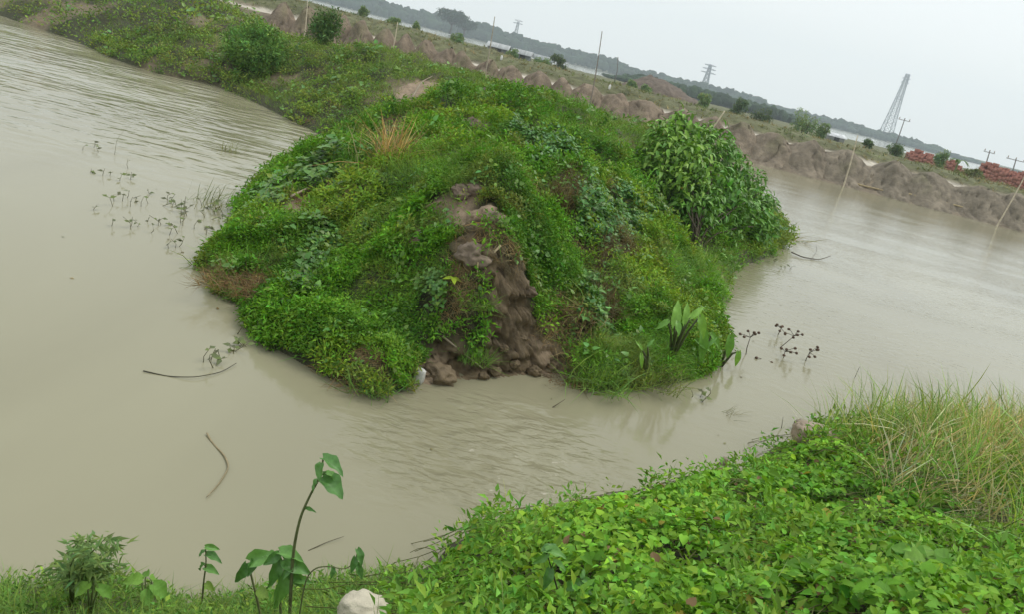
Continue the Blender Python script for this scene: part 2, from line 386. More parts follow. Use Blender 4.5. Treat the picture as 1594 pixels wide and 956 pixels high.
# ================================================================== WATER
def water_material():
    m, n, l, p = newmat('muddy_water')
    def N(t, **k):
        q = n.new('ShaderNode' + t)
        for a, b in k.items(): setattr(q, a, b)
        return q
    def mth(op, a, b=None, c=None):
        q = N('Math', operation=op)
        for i, v in enumerate((a, b, c)):
            if v is None: continue
            if isinstance(v, (int, float)): q.inputs[i].default_value = v
            else: l.new(v, q.inputs[i])
        return q.outputs[0]
    def rng_(v, a, b, c, d):
        q = N('MapRange', interpolation_type='SMOOTHSTEP'); l.new(v, q.inputs['Value'])
        for nm, x in zip(('From Min', 'From Max', 'To Min', 'To Max'), (a, b, c, d)): q.inputs[nm].default_value = x
        return q.outputs[0]
    g = N('NewGeometry'); sx = N('SeparateXYZ'); l.new(g.outputs['Position'], sx.inputs[0]); X, Y = sx.outputs[0], sx.outputs[1]
    def mapped(rot, sc, loc=(0, 0, 0)):
        q = N('Mapping'); l.new(g.outputs['Position'], q.inputs[0]); q.inputs['Rotation'].default_value = (0, 0, rot); q.inputs['Scale'].default_value = sc; q.inputs['Location'].default_value = loc; return q.outputs[0]
    def noise_(vec, s, d=2, r=.5, dist=0):
        q = N('TexNoise'); l.new(vec, q.inputs['Vector']); q.inputs['Scale'].default_value = s; q.inputs['Detail'].default_value = d; q.inputs['Roughness'].default_value = r; q.inputs['Distortion'].default_value = dist; return q.outputs['Fac']
    # silt: broad drifts of paler and darker mud
    c1 = noise_(mapped(.4, (1, .5, 1)), .22, 4, .55, .6)
    ramp = N('ValToRGB'); l.new(c1, ramp.inputs[0])
    ramp.color_ramp.elements[0].position = .3; ramp.color_ramp.elements[0].color = (.235, .222, .142, 1)
    ramp.color_ramp.elements[1].position = .7; ramp.color_ramp.elements[1].color = (.302, .288, .19, 1)
    l.new(ramp.outputs[0], p.inputs['Base Color'])
    p.inputs['Roughness'].default_value = .10; p.inputs['IOR'].default_value = 1.333
    # wind ripples on the left pond
    patch = rng_(noise_(mapped(.2, (.16, .3, 1)), 1.0, 2), .36, .6, 0.25, 1.0)
    mA = mth('MULTIPLY', mth('MULTIPLY', rng_(X, -1.5, -5.5, 0, 1), rng_(Y, 11.5, 17.0, 0, 1)), patch)
    hA = mth('MULTIPLY', mth('MULTIPLY', noise_(mapped(-.10, (1.35, 2.9, 1)), 1.0, 2.5, .45, .3), .085), mA)
    # crossing ripples spreading before the slumped bank
    dB = N('VectorMath', operation='DISTANCE'); l.new(g.outputs['Position'], dB.inputs[0]); dB.inputs[1].default_value = (.15, 6.55, 0)
    mB = mth('MULTIPLY', rng_(dB.outputs['Value'], 1.7, .6, 0, 1), rng_(noise_(mapped(0, (1, 1, 1)), 1.6, 2), .3, .6, .25, 1))
    rA = mth('MULTIPLY', noise_(mapped(.42, (5.0, 10.0, 1)), 1.0, 2, .4, .6), .048)
    rB = mth('MULTIPLY', noise_(mapped(-.38, (5.4, 11.0, 1), (3, 1, 0)), 1.0, 2, .4, .6), .038)
    hB = mth('MULTIPLY', mth('ADD', rA, rB), mB)
    # light cat's-paws on the right channel
    mC = mth('MULTIPLY', rng_(X, 1.5, 5.0, 0.12, 1), rng_(noise_(mapped(.5, (.2, .5, 1)), 1.0, 2), .3, .65, .3, 1))
    hC = mth('MULTIPLY', mth('MULTIPLY', noise_(mapped(-.25, (3.0, 4.6, 1)), 1.6, 3, .5, .2), .016), mC)
    # faint swell everywhere
    hD = mth('MULTIPLY', noise_(mapped(.1, (1, 1.8, 1)), 1.1, 2), .0022)
    hh = mth('ADD', mth('ADD', hA, hB), mth('ADD', hC, hD))
    bp = N('Bump'); bp.inputs['Strength'].default_value = 1; bp.inputs['Distance'].default_value = 1.0
    l.new(hh, bp.inputs['Height']); l.new(bp.outputs[0], p.inputs['Normal'])
    return m
M_water = water_material()
def sheet(x0, x1, y0, y1, z, nx=2, ny=2):
    X, Y = np.meshgrid(np.linspace(x0, x1, nx), np.linspace(y0, y1, ny)); V = np.stack([X.ravel(), Y.ravel(), np.full(X.size, z)], 1)
    i = (np.arange(ny - 1)[:, None] * nx + np.arange(nx - 1)[None]).ravel()
    return V, np.stack([i, i + 1, i + nx + 1, i + nx], 1)
V, Q = sheet(-1400, 1400, -60, 1300, 0.0, 20, 20)
tag(link('water', mesh('water', V, [Q], M_water)), 'brown muddy water of the ponds and the pale river beyond', None, kind='structure')

# ================================================================== DIKE (the overgrown mound)
shore_px = [(20, 30), (110, 60), (180, 92), (250, 115), (330, 130), (400, 160), (460, 190), (513, 215), (503, 240), (445, 262), (400, 290), (365, 350), (316, 420),
            (340, 455), (392, 478), (398, 525), (490, 578), (580, 618), (645, 600), (720, 592), (870, 586), (905, 608), (1000, 606), (1060, 596), (1100, 572), (1126, 540), (1112, 500), (1128, 460), (1140, 420), (1196, 398), (1216, 370), (1208, 345)]
SH = [at_z(*p)[:2] for p in shore_px]
back = [(5.5, 30.5), (0, 32.5), (-8, 36), (-18, 42), (-30, 49), (-48, 60), (-54, 50), (-34, 38)]
SHORE = np.array([tuple(p) for p in SH] + back)
ctrl = [(x, y, .04) for x, y in SHORE]
crest = [((740, 390), 8.4), ((735, 350), 8.95), ((745, 325), 9.3), ((725, 290), 10.2), ((735, 270), 11), ((800, 240), 13.5), ((735, 190), 17.3), ((700, 170), 18.2), ((850, 200), 17), ((640, 160), 20),
         ((760, 132), 27), ((680, 122), 27), ((600, 84), 30), ((500, 72), 31.5), ((450, 66), 32.5), ((340, 4), 37), ((860, 186), 25), ((980, 207), 25), ((1050, 218), 24),
         ((480, 262), 14), ((560, 237), 14), ((450, 312), 11.5), ((470, 430), 9.4), ((560, 500), 8.45), ((600, 400), 9.2), ((900, 300), 13), ((1000, 250), 19), ((950, 400), 11.5),
         ((1050, 450), 13), ((870, 480), 9.75), ((1000, 330), 16), ((820, 330), 10.5), ((870, 270), 13.5), ((1060, 380), 17), ((800, 370), 9.15), ((690, 480), 8.35), ((640, 330), 10.2), ((560, 300), 11.2)]
ctrl += [tuple(at_y(*p, Y)) for p, Y in crest]
ctrl += [(-30, 43.5, 2.2), (-45, 54, 2.2), (5, 27.5, 1.3)]
_c = SHORE.mean(0)
for i in range(len(SHORE)):
    t = SHORE[(i + 1) % len(SHORE)] - SHORE[i - 1]; nrm = np.array([t[1], -t[0]]); nrm /= np.linalg.norm(nrm) + 1e-9
    q = SHORE[i] + nrm * 1.0
    if signed_dist([q[0]], [q[1]], SHORE)[0] > 0: q = SHORE[i] - nrm * 1.0
    if signed_dist([q[0]], [q[1]], SHORE)[0] < -.5: ctrl.append((q[0], q[1], -.55))
_dike = tps(ctrl)
GULLY = [tuple(at_y(*p, Y)[:2]) for p, Y in (((752, 392), 8.55), ((775, 430), 8.5), ((800, 500), 8.45), ((800, 590), 8.4))]
def _ray_dike(px, py):
    d = ray(px, py); t = np.geomspace(5, 60, 1500); p = c_pos[None] + d[None] * t[:, None]; b_ = p[:, 2] < _dike(p[:, 0], p[:, 1]); return tuple(p[int(np.argmax(b_))][:2])
RIDGES = [([_ray_dike(*p) for p in pts], a_, w_) for pts, a_, w_ in (
    ([(765, 300), (812, 345), (848, 420), (880, 500), (905, 560)], .20, .26), ([(835, 285), (885, 380), (925, 470), (955, 540)], -.20, .24), ([(890, 300), (955, 410), (1000, 480), (1030, 530)], .13, .28),
    ([(930, 270), (1000, 380), (1060, 450)], -.14, .35), ([(690, 300), (640, 370), (560, 470), (520, 560)], .10, .3), ([(640, 320), (560, 420), (470, 500)], -.10, .3), ([(700, 160), (735, 195), (790, 230)], .20, .3), ([(600, 290), (500, 330), (400, 400)], .12, .35), ([(560, 270), (470, 320), (430, 345)], -.16, .25))]
def dike_h(x, y):
    x = np.asarray(x, float); shp = x.shape; x = x.ravel(); y = np.asarray(y, float).ravel()
    z = _dike(x, y); sd = signed_dist(x, y, SHORE)
    hum = (fbm(x, y, 1.5, 4, 3) - .5) * .50 + (fbm(x, y, 4.5, 3, 9) - .5) * .16
    z = z + hum * sstep(0, .6, sd)
    for pts, a_, w_ in RIDGES: z = z + a_ * np.exp(-(line_dist(x, y, pts) / w_) ** 2) * sstep(0, .5, sd)
    g = line_dist(x, y, GULLY); z = z - .24 * np.exp(-(g / .2) ** 2) * sstep(.02, .35, sd) + .05 * np.exp(-((g - .42) / .14) ** 2) * sstep(.1, .4, sd)
    cn = fbm(x, y, 4.5, 3, 21); clod = (cn - .5) * .08 * sstep(.8, .3, g) * sstep(0, .15, sd)
    z = z + clod
    z = z * (1 - sstep(.95, .55, g) * (1 - sstep(-.03, .5, sd) ** .8))
    lip = (.22 - .10 * sstep(.9, .5, g)) * sstep(0, .22 + .4 * sstep(.9, .5, g), sd) + .03
    z = np.where(sd > 0, np.maximum(z, lip), np.minimum(z, -.02 + .6 * np.maximum(sd, -1.0)))
    return z.reshape(shp)
r = np.concatenate([np.linspace(6.6, 7.5, 20), np.linspace(7.51, 9.3, 130), np.geomspace(9.32, 66, 190)]); th = np.linspace(rad(-48), rad(21), 380)
Rr, Tt = np.meshgrid(r, th, indexing='ij'); GX = Rr * np.sin(Tt); GY = Rr * np.cos(Tt)
GZ = dike_h(GX, GY)
def normals(h, x, y, e=.06):
    dx = (h(x + e, y) - h(x - e, y)) / (2 * e); dy = (h(x, y + e) - h(x, y - e)) / (2 * e)
    n = np.stack([-dx, -dy, np.ones_like(dx)], 1); return n / np.linalg.norm(n, axis=1)[:, None]
def grid_faces(nr, nc, keep):
    i = (np.arange(nr - 1)[:, None] * nc + np.arange(nc - 1)[None]); q = np.stack([i, i + nc, i + nc + 1, i + 1], -1).reshape(-1, 4)
    return q[keep.ravel()[q].any(1)]
def compact(V, Q, C):
    u, inv = np.unique(Q, return_inverse=True); return V[u], inv.reshape(Q.shape), C[u]
# bare earth patches, as outlines on the ground
def patch(pts, h): return np.array([on_ground(*p, h)[:2] for p in pts])
BARE = [patch(p, dike_h) for p in (
    [(662, 322), (700, 308), (715, 284), (745, 284), (748, 300), (730, 322), (780, 338), (788, 358), (745, 362), (715, 348), (690, 332)],
    [(715, 366), (745, 362), (762, 385), (745, 412), (712, 408)],
    [(750, 392), (782, 392), (792, 430), (818, 428), (824, 465), (832, 515), (868, 545), (874, 600), (725, 600), (754, 545), (764, 470), (754, 430)],
    [(668, 548), (712, 545), (735, 575), (730, 600), (648, 602)],
    [(432, 345), (452, 312), (500, 292), (508, 300), (478, 326), (446, 346)],
    [(610, 172), (618, 140), (650, 124), (678, 122), (660, 160), (640, 176)],
    [(705, 200), (730, 182), (748, 190), (782, 222), (775, 238), (745, 218)],
    [(790, 200), (840, 198), (850, 218), (820, 222)],
    [(640, 362), (662, 362), (660, 392), (645, 388)])]
def bare_sd(x, y):
    v = np.full(np.asarray(x).size, -99.0)
    for b in BARE: v = np.maximum(v, signed_dist(x, y, b))
    return v
GXf, GYf, GZf = GX.ravel(), GY.ravel(), GZ.ravel()
bs = bare_sd(GXf, GYf)
wgt = sstep(-.12, .05, bs)[:, None]
nn = fbm(GXf, GYf, 3.0, 4, 40)[:, None]
farbrown = (sstep(.58, .68, fbm(GXf, GYf, .55, 3, 77)) * sstep(18, 26, GYf))[:, None]
soil = np.array([.05, .052, .022]) * (1 - farbrown) + np.array([.20, .16, .10]) * farbrown
dry = np.array([.28, .21, .14]); wet = np.array([.14, .102, .056])
inG = (sstep(.75, .35, line_dist(GXf, GYf, GULLY)))[:, None]
Cg = soil * (1 - wgt) + (dry * (1 - inG) + wet * inG) * (.75 + .5 * nn) * wgt
keep = GZ > -.5
P3 = np.stack([GXf, GYf, GZf], 1)
face = np.where((bs > -.35) & (GZf > -.1) & (GYf < 12))[0]
fn = normals(dike_h, GXf[face], GYf[face])
for i_, n_ in zip(face, fn):
    q = Vector(P3[i_]); w_ = min(1.0, max(0.0, (bs[i_] + .35) / .3)) * (1.0 if line_dist(P3[i_, :1], P3[i_, 1:2], GULLY)[0] < .9 else .35)
    dv, pv_ = mnoise.voronoi(Vector((q.x * 5.0, q.y * 5.0, q.z * 7.5)) + mnoise.noise_vector(q * 3.0) * .5); ed = dv[1] - dv[0]; d2, p2 = mnoise.voronoi(q * 13.0); e2 = d2[1] - d2[0]
    b_ = (mnoise.cell(pv_[0] * 9.7) * .075 - max(0, .14 - ed) * .55 + mnoise.cell(p2[0] * 7.3) * .022 - max(0, .15 - e2) * .13 + mnoise.fractal(q * 1.8, .8, 2.1, 5) * .05)
    P3[i_] += np.array([n_[0], n_[1], n_[2] * .4]) * b_ * w_
V, Qd, Cd = compact(P3, grid_faces(len(r), 380, keep), Cg)
tag(link('dike_ground', mesh('dike_ground', V, [Qd], M_mud, Cd)), 'clay body of the overgrown dike between the two ponds', None, kind='structure')

# ================================================================== NEAR BANK (where the picture is taken from)
near_px = [((-60, 905), 0), ((0, 895), 0), ((180, 885), 0), ((300, 925), 0), ((480, 890), 0), ((600, 888), 0), ((672, 862), 0), ((705, 825), 0), ((900, 778), 0), ((1100, 742), 0), ((1180, 706), 0), ((1206, 672), 0), ((1340, 640), 0), ((1594, 655), 0), ((1700, 665), 0)]
NSH = [at_z(p[0], p[1] + 24)[:2] for p, z in near_px] + [np.array(q) for q in ((14, 13.5), (14, -6), (-9, -6), (-9, 3.0), (-5, 3.2))]
NSHORE = np.array(NSH)
nctrl = [(x, y, .02) for x, y in NSHORE[:15]] + [(-9, 3, .05), (-5, 3.2, .05)]
nctrl += [tuple(at_z(*p, z)) for p, z in (((0, 950), .22), ((200, 940), .25), ((420, 956), .35), ((600, 950), .45), ((740, 860), .35), ((800, 956), .85), ((920, 810), .42), ((1000, 950), 1.1), ((1100, 780), .5), ((1250, 720), .45), ((1300, 850), .9), ((1380, 690), .5), ((1594, 700), .7), ((1594, 830), 1.1), ((1594, 950), 1.45), ((1300, 956), 1.35))]
nctrl += [(0, 0, 1.95), (-1.5, 0, 1.9), (2.5, .8, 1.95), (6, 3, 1.9), (12, 8, 1.7), (-4, 0, 1.5), (-8, 0, 1.2), (0, -5, 1.9), (10, -5, 1.9), (-8, -5, 1.6), (1, 1.6, 1.75), (-1, 1.6, 1.3)]
_near = tps(nctrl)
def near_h(x, y):
    x = np.asarray(x, float); shp = x.shape; x = x.ravel(); y = np.asarray(y, float).ravel()
    sd = signed_dist(x, y, NSHORE); z = _near(x, y) + ((fbm(x, y, 1.7, 4, 5) - .5) * .22 + (fbm(x, y, 6, 3, 6) - .5) * .06) * sstep(0, .5, sd)
    return np.where(sd > 0, np.maximum(z, .08 * sstep(0, .2, sd)), np.minimum(z, .7 * np.maximum(sd, -.8))).reshape(shp)
gx = np.linspace(-9, 14, 190); gy = np.linspace(-6, 13.5, 170); NX, NY = np.meshgrid(gx, gy, indexing='ij'); NZ = near_h(NX, NY)
V = np.stack([NX.ravel(), NY.ravel(), NZ.ravel()], 1)
i = (np.arange(189)[:, None] * 170 + np.arange(169)[None]); Qn = np.stack([i, i + 170, i + 171, i + 1], -1).reshape(-1, 4); Qn = Qn[(V[:, 2] > -.4)[Qn].any(1)]
nn = fbm(V[:, 0], V[:, 1], 2, 3, 8)[:, None]
V, Qn, Cn = compact(V, Qn, np.array([.06, .055, .028]) * (.7 + .6 * nn))
tag(link('near_bank_ground', mesh('near_bank_ground', V, [Qn], M_mud, Cn)), 'earth of the near bank under the creepers', None, kind='structure')

# ================================================================== FAR EMBANKMENT, FLAT LAND, RIVER SHORE
def yf(x): return 53.8 - .17 * (np.asarray(x, float) - 13)
def far_h(x, y):
    x = np.asarray(x, float); y = np.asarray(y, float)
    s = y - yf(x) + (fbm(x, y, .5, 3, 14) - .5) * .9
    top = 2.62 - .012 * x
    z = np.interp(s.ravel(), [-3, -.4, 0, .7, 1.6, 2.2, 3.0, 6.8, 8.6, 10.4, 12.6, 14.5, 17, 200], [-1.2, -.3, .0, .25, 1.1, 1.42, 1.52, 1.55, 2.25, 2.5, 2.62, 2.3, 1.3, 1.2]).reshape(s.shape)
    z = z * np.where(s > 7, 1 + (top / 2.62 - 1) * sstep(7, 11, s) , 1) + (fbm(x, y, .45, 4, 31) - .5) * .22 * sstep(0, 3, s) * (1 + sstep(8, 11, s) - .6 * sstep(3, 4, s) * sstep(7.5, 6, s))
    edge = sstep(262, 240, y - .05 * x)
    return z * edge - 1.5 * (1 - edge)
fx = np.concatenate([np.linspace(-190, -48, 40), np.linspace(-47, 47, 230), np.linspace(48, 260, 50)])
fs = np.concatenate([np.linspace(-3, 17, 80), np.linspace(18, 250, 40)])
FXg, FS = np.meshgrid(fx, fs, indexing='ij'); FYg = yf(FXg) + FS; FZg = far_h(FXg, FYg)
V = np.stack([FXg.ravel(), FYg.ravel(), FZg.ravel()], 1); i = (np.arange(len(fx) - 1)[:, None] * len(fs) + np.arange(len(fs) - 1)[None])
Qf = np.stack([i, i + len(fs), i + len(fs) + 1, i + 1], -1).reshape(-1, 4)
S = FS.ravel(); nz = fbm(V[:, 0], V[:, 1], .8, 4, 55)
clay = np.array([.20, .165, .12]); sand = np.array([.50, .46, .38]); turf = np.array([.14, .145, .075])
wS = (sstep(2.8, 3.6, S + (nz - .5) * 1.2) * sstep(7.4, 6.6, S + (nz - .5) * 1.4))[:, None]; wT = sstep(6.8, 7.8, S)[:, None]
Cf = clay * (.75 + .5 * nz[:, None]) * (1 - wS) * (1 - wT) + sand * (.85 + .3 * nz[:, None]) * wS * (1 - wT) + turf * (.7 + .6 * nz[:, None]) * wT
tag(link('far_embankment_ground', mesh('far_embankment_ground', V, [Qf], M_bank, Cf)), 'pale flat track and low grassed dike on the far bank', None, kind='structure')

# ================================================================== GROUND COVER ON THE DIKE
def in_patch(x, y, polys, soft=.15, s=0):
    v = np.full(len(x), -99.0)
    for b in polys: v = np.maximum(v, signed_dist(x, y, b))
    return v + (fbm(x, y, 3, 3, 90 + s) - .5) * soft * 3 > 0
def dike_patch(*polys): return [patch(p, dike_h) for p in polys]
P_CREEP = dike_patch([(800, 215), (850, 215), (905, 250), (890, 272), (830, 262)], [(880, 300), (950, 290), (1000, 350), (960, 400), (900, 385), (870, 340)], [(905, 440), (950, 470), (950, 540), (890, 520)])
P_STRIP = dike_patch([(490, 362), (530, 358), (528, 385), (495, 420), (490, 470), (448, 486), (440, 455), (470, 405)], [(640, 440), (690, 450), (690, 480), (630, 470)], [(1005, 300), (1060, 330), (1050, 370), (1000, 350)])
P_GOURD = dike_patch([(385, 335), (410, 300), (470, 270), (520, 245), (515, 285), (465, 292), (430, 345)])
P_GRASS = dike_patch([(850, 165), (1000, 178), (1015, 240), (920, 232), (860, 200)], [(650, 337), (700, 332), (735, 352), (720, 388), (660, 366)], [(580, 80), (640, 80), (720, 110), (700, 150), (600, 120)])
P_LONG = dike_patch([(615, 262), (720, 250), (742, 284), (690, 305), (600, 300)], [(890, 560), (1060, 540), (1075, 592), (905, 603)], [(1000, 395), (1120, 400), (1118, 450), (1040, 455)], [(700, 540), (770, 540), (770, 572), (700, 572)])
P_RED = dike_patch([(845, 285), (890, 280), (905, 320), (875, 335)], [(925, 455), (955, 445), (965, 500), (935, 500)], [(930, 380), (980, 375), (985, 410), (940, 415)])
P_DRY = dike_patch([(318, 425), (380, 425), (440, 440), (400, 474), (345, 458)], [(535, 560), (585, 555), (590, 600), (550, 600)], [(868, 555), (895, 560), (905, 606), (878, 600)], [(590, 190), (640, 190), (625, 245), (595, 270)], [(690, 440), (735, 430), (730, 470), (700, 480)], [(470, 555), (520, 560), (510, 590), (470, 580)])

def dike_points(n, r0, r1):
    """points spread evenly over the dike between two distances"""
    out = []; tot = 0
    while tot < n:
        m = n * 3; rr = np.sqrt(rng.uniform(r0 * r0, r1 * r1, m)); tt = rng.uniform(rad(-47), rad(20), m)
        x = rr * np.sin(tt); y = rr * np.cos(tt); k = signed_dist(x, y, SHORE) > -.05 + .08 * sstep(.45, .6, fbm(x, y, 2.5, 2, 49)); out.append(np.stack([x[k], y[k]], 1)); tot += int(k.sum())
    p = np.concatenate(out)[:n]; return p[:, 0], p[:, 1]
L_ov = leaf_small(.5, .08, .15); L_nar = leaf_small(.3, .05, .25); L_ht = leaf_vine(.86, .08, .22)
SPR_A = [make_sprig(L_ov, 9, .10, .046, .035) for _ in range(7)]
SPR_N = [make_sprig(L_nar, 10, .13, .06, .03, (.1, 1.0)) for _ in range(7)]
SPR_FA = [make_sprig(leaf_tiny(.55), 9, .10, .042, .05) for _ in range(9)]; SPR_FN = [make_sprig(leaf_tiny(.34), 9, .14, .06, .045, (.1, 1.0)) for _ in range(9)]
SPR_FF = [make_sprig(leaf_tiny(.5), 6, .09, .048, .055) for _ in range(9)]
SPR_H = [make_sprig(L_ht, 4, .12, .085, .05, (.6, 1.6)) for _ in range(6)]
SPR_B = [make_sprig(L_ht, 3, .20, .17, .10, (.8, 1.8)) for _ in range(6)]
TUFT_S = [make_tuft(6, .13, (.2, .9), .018, .8, 2) for _ in range(6)]
TUFT_L = [make_tuft(6, .30, (.3, 1.0), .012, .9, 2) for _ in range(6)]
TUFT_D = [make_tuft(6, .24, (.5, 1.3), .011, 1.6, 2) for _ in range(6)]
def base_green(x, y):
    a = fbm(x, y, 1.1, 4, 60)[:, None]; b = fbm(x, y, .7, 3, 66)[:, None]; c = fbm(x, y, 2.6, 3, 71)[:, None]
    d = np.array([.082, .205, .018]); m_ = np.array([.145, .33, .024]); ye = np.array([.25, .39, .036]); ol = np.array([.23, .24, .06])
    k = d + (m_ - d) * sstep(.36, .6, a); k = k + (ye - k) * sstep(.46, .66, b) * .8
    return k + (ol - k) * sstep(.56, .72, c) * .6
herbs, grass, creep, drystuff = Plants(), Plants(), Plants(), Plants()
for band, (r0, r1, n, scl) in enumerate(((6.6, 11.0, 27000, .95), (11.0, 15.5, 17500, 1.2), (15.5, 22.0, 15000, 1.5), (22.0, 34.0, 22000, 1.75), (34, 62, 7000, 2.6))):
    SA, SN = (SPR_FA, SPR_FN) if band < 3 else (SPR_FF, SPR_FF)
    x, y = dike_points(n, r0, r1); z = dike_h(x, y); nr = normals(dike_h, x, y)
    b = bare_sd(x, y) + (fbm(x, y, 4, 3, 33) - .5) * .22
    ok = (b < -.03) | ((rng.random(n) < .02) & (line_dist(x, y, GULLY) > .6))
    ok &= ~((y > 18) & (fbm(x, y, .55, 3, 77) > .64 + .1 * rng.random(n)) & (rng.random(n) < .7))
    x, y, z, nr = x[ok], y[ok], z[ok], nr[ok]; n = len(x); cano = (.24 - .08 * sstep(15, 22, y)) * sstep(.42, .64, fbm(x, y, 2.0, 3, 47)) * (.25 + .75 * sstep(0, .5, signed_dist(x, y, SHORE))) * np.where(bare_sd(x, y) > -.25, .45, 1.0); z = np.maximum(z, .0); pos = np.stack([x, y, z], 1); yaw = rng.uniform(0, 6.28, n)
    hump = .55 + .95 * fbm(x, y, 2.2, 3, 44)
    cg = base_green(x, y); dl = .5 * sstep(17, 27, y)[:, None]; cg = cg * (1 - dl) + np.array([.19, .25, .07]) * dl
    isC = in_patch(x, y, P_CREEP, s=1); isS = in_patch(x, y, P_STRIP, s=2); isB = in_patch(x, y, P_GOURD, s=3); isG = in_patch(x, y, P_GRASS, s=4); isL = in_patch(x, y, P_LONG, s=5); isR = in_patch(x, y, P_RED, s=6); isD = in_patch(x, y, P_DRY, s=7)
    up_ = np.where(isC | isS | isB, .95, np.where(isD, .1, rng.random(n) ** .6)); pos[:, 2] += cano * up_ + .04 * (isC | isS | isB)
    isG |= (fbm(x, y, .8, 3, 101) > .66 - .06 * sstep(18, 24, y)); isD |= (fbm(x, y, 1.6, 3, 105) > .70)
    kind = np.zeros(n, int)
    for k_, msk in ((5, isG), (1, isC), (2, isS), (3, isB), (6, isL), (7, isR), (8, isD)): kind[msk & (rng.random(n) < .9)] = k_
    kind[(kind == 0) & (fbm(x, y, 1.9, 3, 111) > .56)] = 4
    kind[(kind == 0) & (rng.random(n) < .025)] = 2
    tilt = nr * np.array([1, 1, 1.0]) + rng.normal(0, .22, (n, 3)) + np.array([0, 0, .35])
    def put(pl, tm, sel, c, s, v=.16):
        pl.scatter(tm, pos[sel], fr(tilt[sel], yaw[sel]), s * scl * hump[sel] * rng.uniform(.7, 1.25, int(sel.sum())), jitter_col(c, int(sel.sum()), v))
    put(herbs, SA, kind == 0, cg[kind == 0], 1.0); put(herbs, SN, kind == 4, cg[kind == 4] * np.array([1.05, 1.05, 1]), 1.0)
    put(creep, SPR_H, kind == 1, (.10, .25, .05), .62); put(creep, SPR_H, kind == 2, (.11, .24, .042), .72)
    sel = (kind == 3) & (rng.random(n) < .5); put(creep, SPR_B, sel, (.13, .27, .045), .5)
    put(grass, TUFT_S, kind == 5, cg[kind == 5] * .5 + np.array([.09, .15, .018]), 1.15); put(grass, TUFT_L, kind == 6, cg[kind == 6] * .6 + np.array([.065, .12, .018]), .85)
    put(drystuff, TUFT_L, kind == 7, (.15, .12, .05), .75, .25); sel = (kind == 8) & (rng.random(n) < .75); put(drystuff, TUFT_D, sel, (.26, .19, .085), .8, .3)
    sel = (kind != 8) & (rng.random(n) < .018); pos[sel, 2] += .05; put(creep, SPR_H, sel, (.14, .29, .045), .8); sel = (kind == 0) & (rng.random(n) < .05); put(grass, TUFT_L, sel, cg[sel] * 1.15, 1.1)
    sel = (kind == 0) & (rng.random(n) < .06); put(grass, TUFT_L, sel, cg[sel] * 1.1, .6); sel = (rng.random(n) < .02); put(drystuff, TUFT_D, sel, (.25, .19, .10), .6, .3)
tag(herbs.build('herb_cover', M_leaf), 'small leaved green weeds covering the dike', None, kind='stuff')
tag(grass.build('grass_cover', M_leaf), 'tufts of green grass growing on the dike', None, kind='stuff')
tag(creep.build('creeper_cover', M_gloss), 'heart leaved creeper patches trailing over the dike', None, kind='stuff')
tag(drystuff.build('dry_grass_cover', M_straw), 'brown withered grass among the weeds on the dike', None, kind='stuff')

# ================================================================== COVER OF THE NEAR BANK
def near_patch(*polys): return [patch(p, near_h) for p in polys]
N_VINE = near_patch([(560, 1150), (585, 956), (650, 918), (700, 878), (722, 846), (905, 800), (1100, 764), (1185, 728), (1212, 696), (1265, 688), (1340, 700), (1450, 760), (1560, 830), (1640, 900), (1900, 1250)])
N_TALL = near_patch([(1230, 690), (1340, 644), (1620, 660), (1800, 720), (1700, 900), (1560, 900), (1440, 850), (1340, 760)])
N_LEFT = near_patch([(-80, 925), (0, 915), (180, 905), (300, 940), (480, 912), (600, 905), (660, 895), (590, 980), (560, 1150), (-300, 1150)])
def near_points(polys, n):
    P = np.concatenate(polys); lo, hi = P.min(0), P.max(0); out = []; t = 0
    while t < n:
        x = rng.uniform(lo[0], hi[0], n * 2); y = rng.uniform(lo[1], hi[1], n * 2); k = in_patch(x, y, polys, .08) & (y > 1.7)
        out.append(np.stack([x[k], y[k]], 1)); t += int(k.sum())
    p = np.concatenate(out)[:n]; return p[:, 0], p[:, 1]
# --- creeping vine: every leaf placed on its own
vx, vy = near_points(N_VINE, 40000)
canopy = (.10 + .34 * fbm(vx, vy, 1.6, 3, 140)) * (.35 + .65 * sstep(0, .9, signed_dist(vx, vy, N_VINE[0]))); dep = rng.random(len(vx)) ** .55
gap = fbm(vx, vy, 3.2, 3, 150) < .42
dep = np.where(gap, dep * .35, dep)
vz = near_h(vx, vy) + canopy * dep; vn = normals(near_h, vx, vy)
vt = vn + rng.normal(0, .5, (len(vx), 3)) + np.array([0, -.15, .5]); vyaw = rng.uniform(0, 6.28, len(vx)); vR = fr(vt, vyaw)
vs_ = rng.choice([.55, .75, 1.0, 1.25], len(vx), p=[.2, .3, .35, .15]) * .050 * rng.uniform(.8, 1.2, len(vx)) * (.75 + .5 * fbm(vx, vy, .9, 2, 160))
a = fbm(vx, vy, 1.2, 3, 170)[:, None]; vc = np.array([.118, .29, .020]) * (1 - sstep(.4, .65, a)) + np.array([.20, .405, .030]) * sstep(.4, .65, a)
vc = jitter_col(vc, len(vx), .2, .12); q_ = rng.random(len(vx)); vc[q_ < .012] = np.array([.40, .34, .06]); vc[(q_ > .012) & (q_ < .03)] = np.array([.20, .13, .06])
vp = np.stack([vx, vy, vz], 1)
vine_t = []
for w_, f_, d_ in ((.86, .14, .25), (.74, .22, .40), (.95, .08, .15), (.66, .05, .50), (.8, .28, .1)):
    V_, T_, Q_ = leaf_vine(w_, f_, d_); vine_t.append((V_, T_, Q_, np.ones((len(V_), 3))))
rel = vp - c_pos; dpt = rel @ c_fw; ux = (rel @ c_rt) / dpt * FOC + IMG_W / 2; uy = IMG_H / 2 - (rel @ c_up) / dpt * FOC
rank = vs_ / dpt * (dep > .8) * (ux > 560) * (ux < 1590) * (uy < 950) * (uy > 640)
top300 = np.argsort(-rank)[:300]; rest = np.ones(len(vx), bool); rest[top300] = False
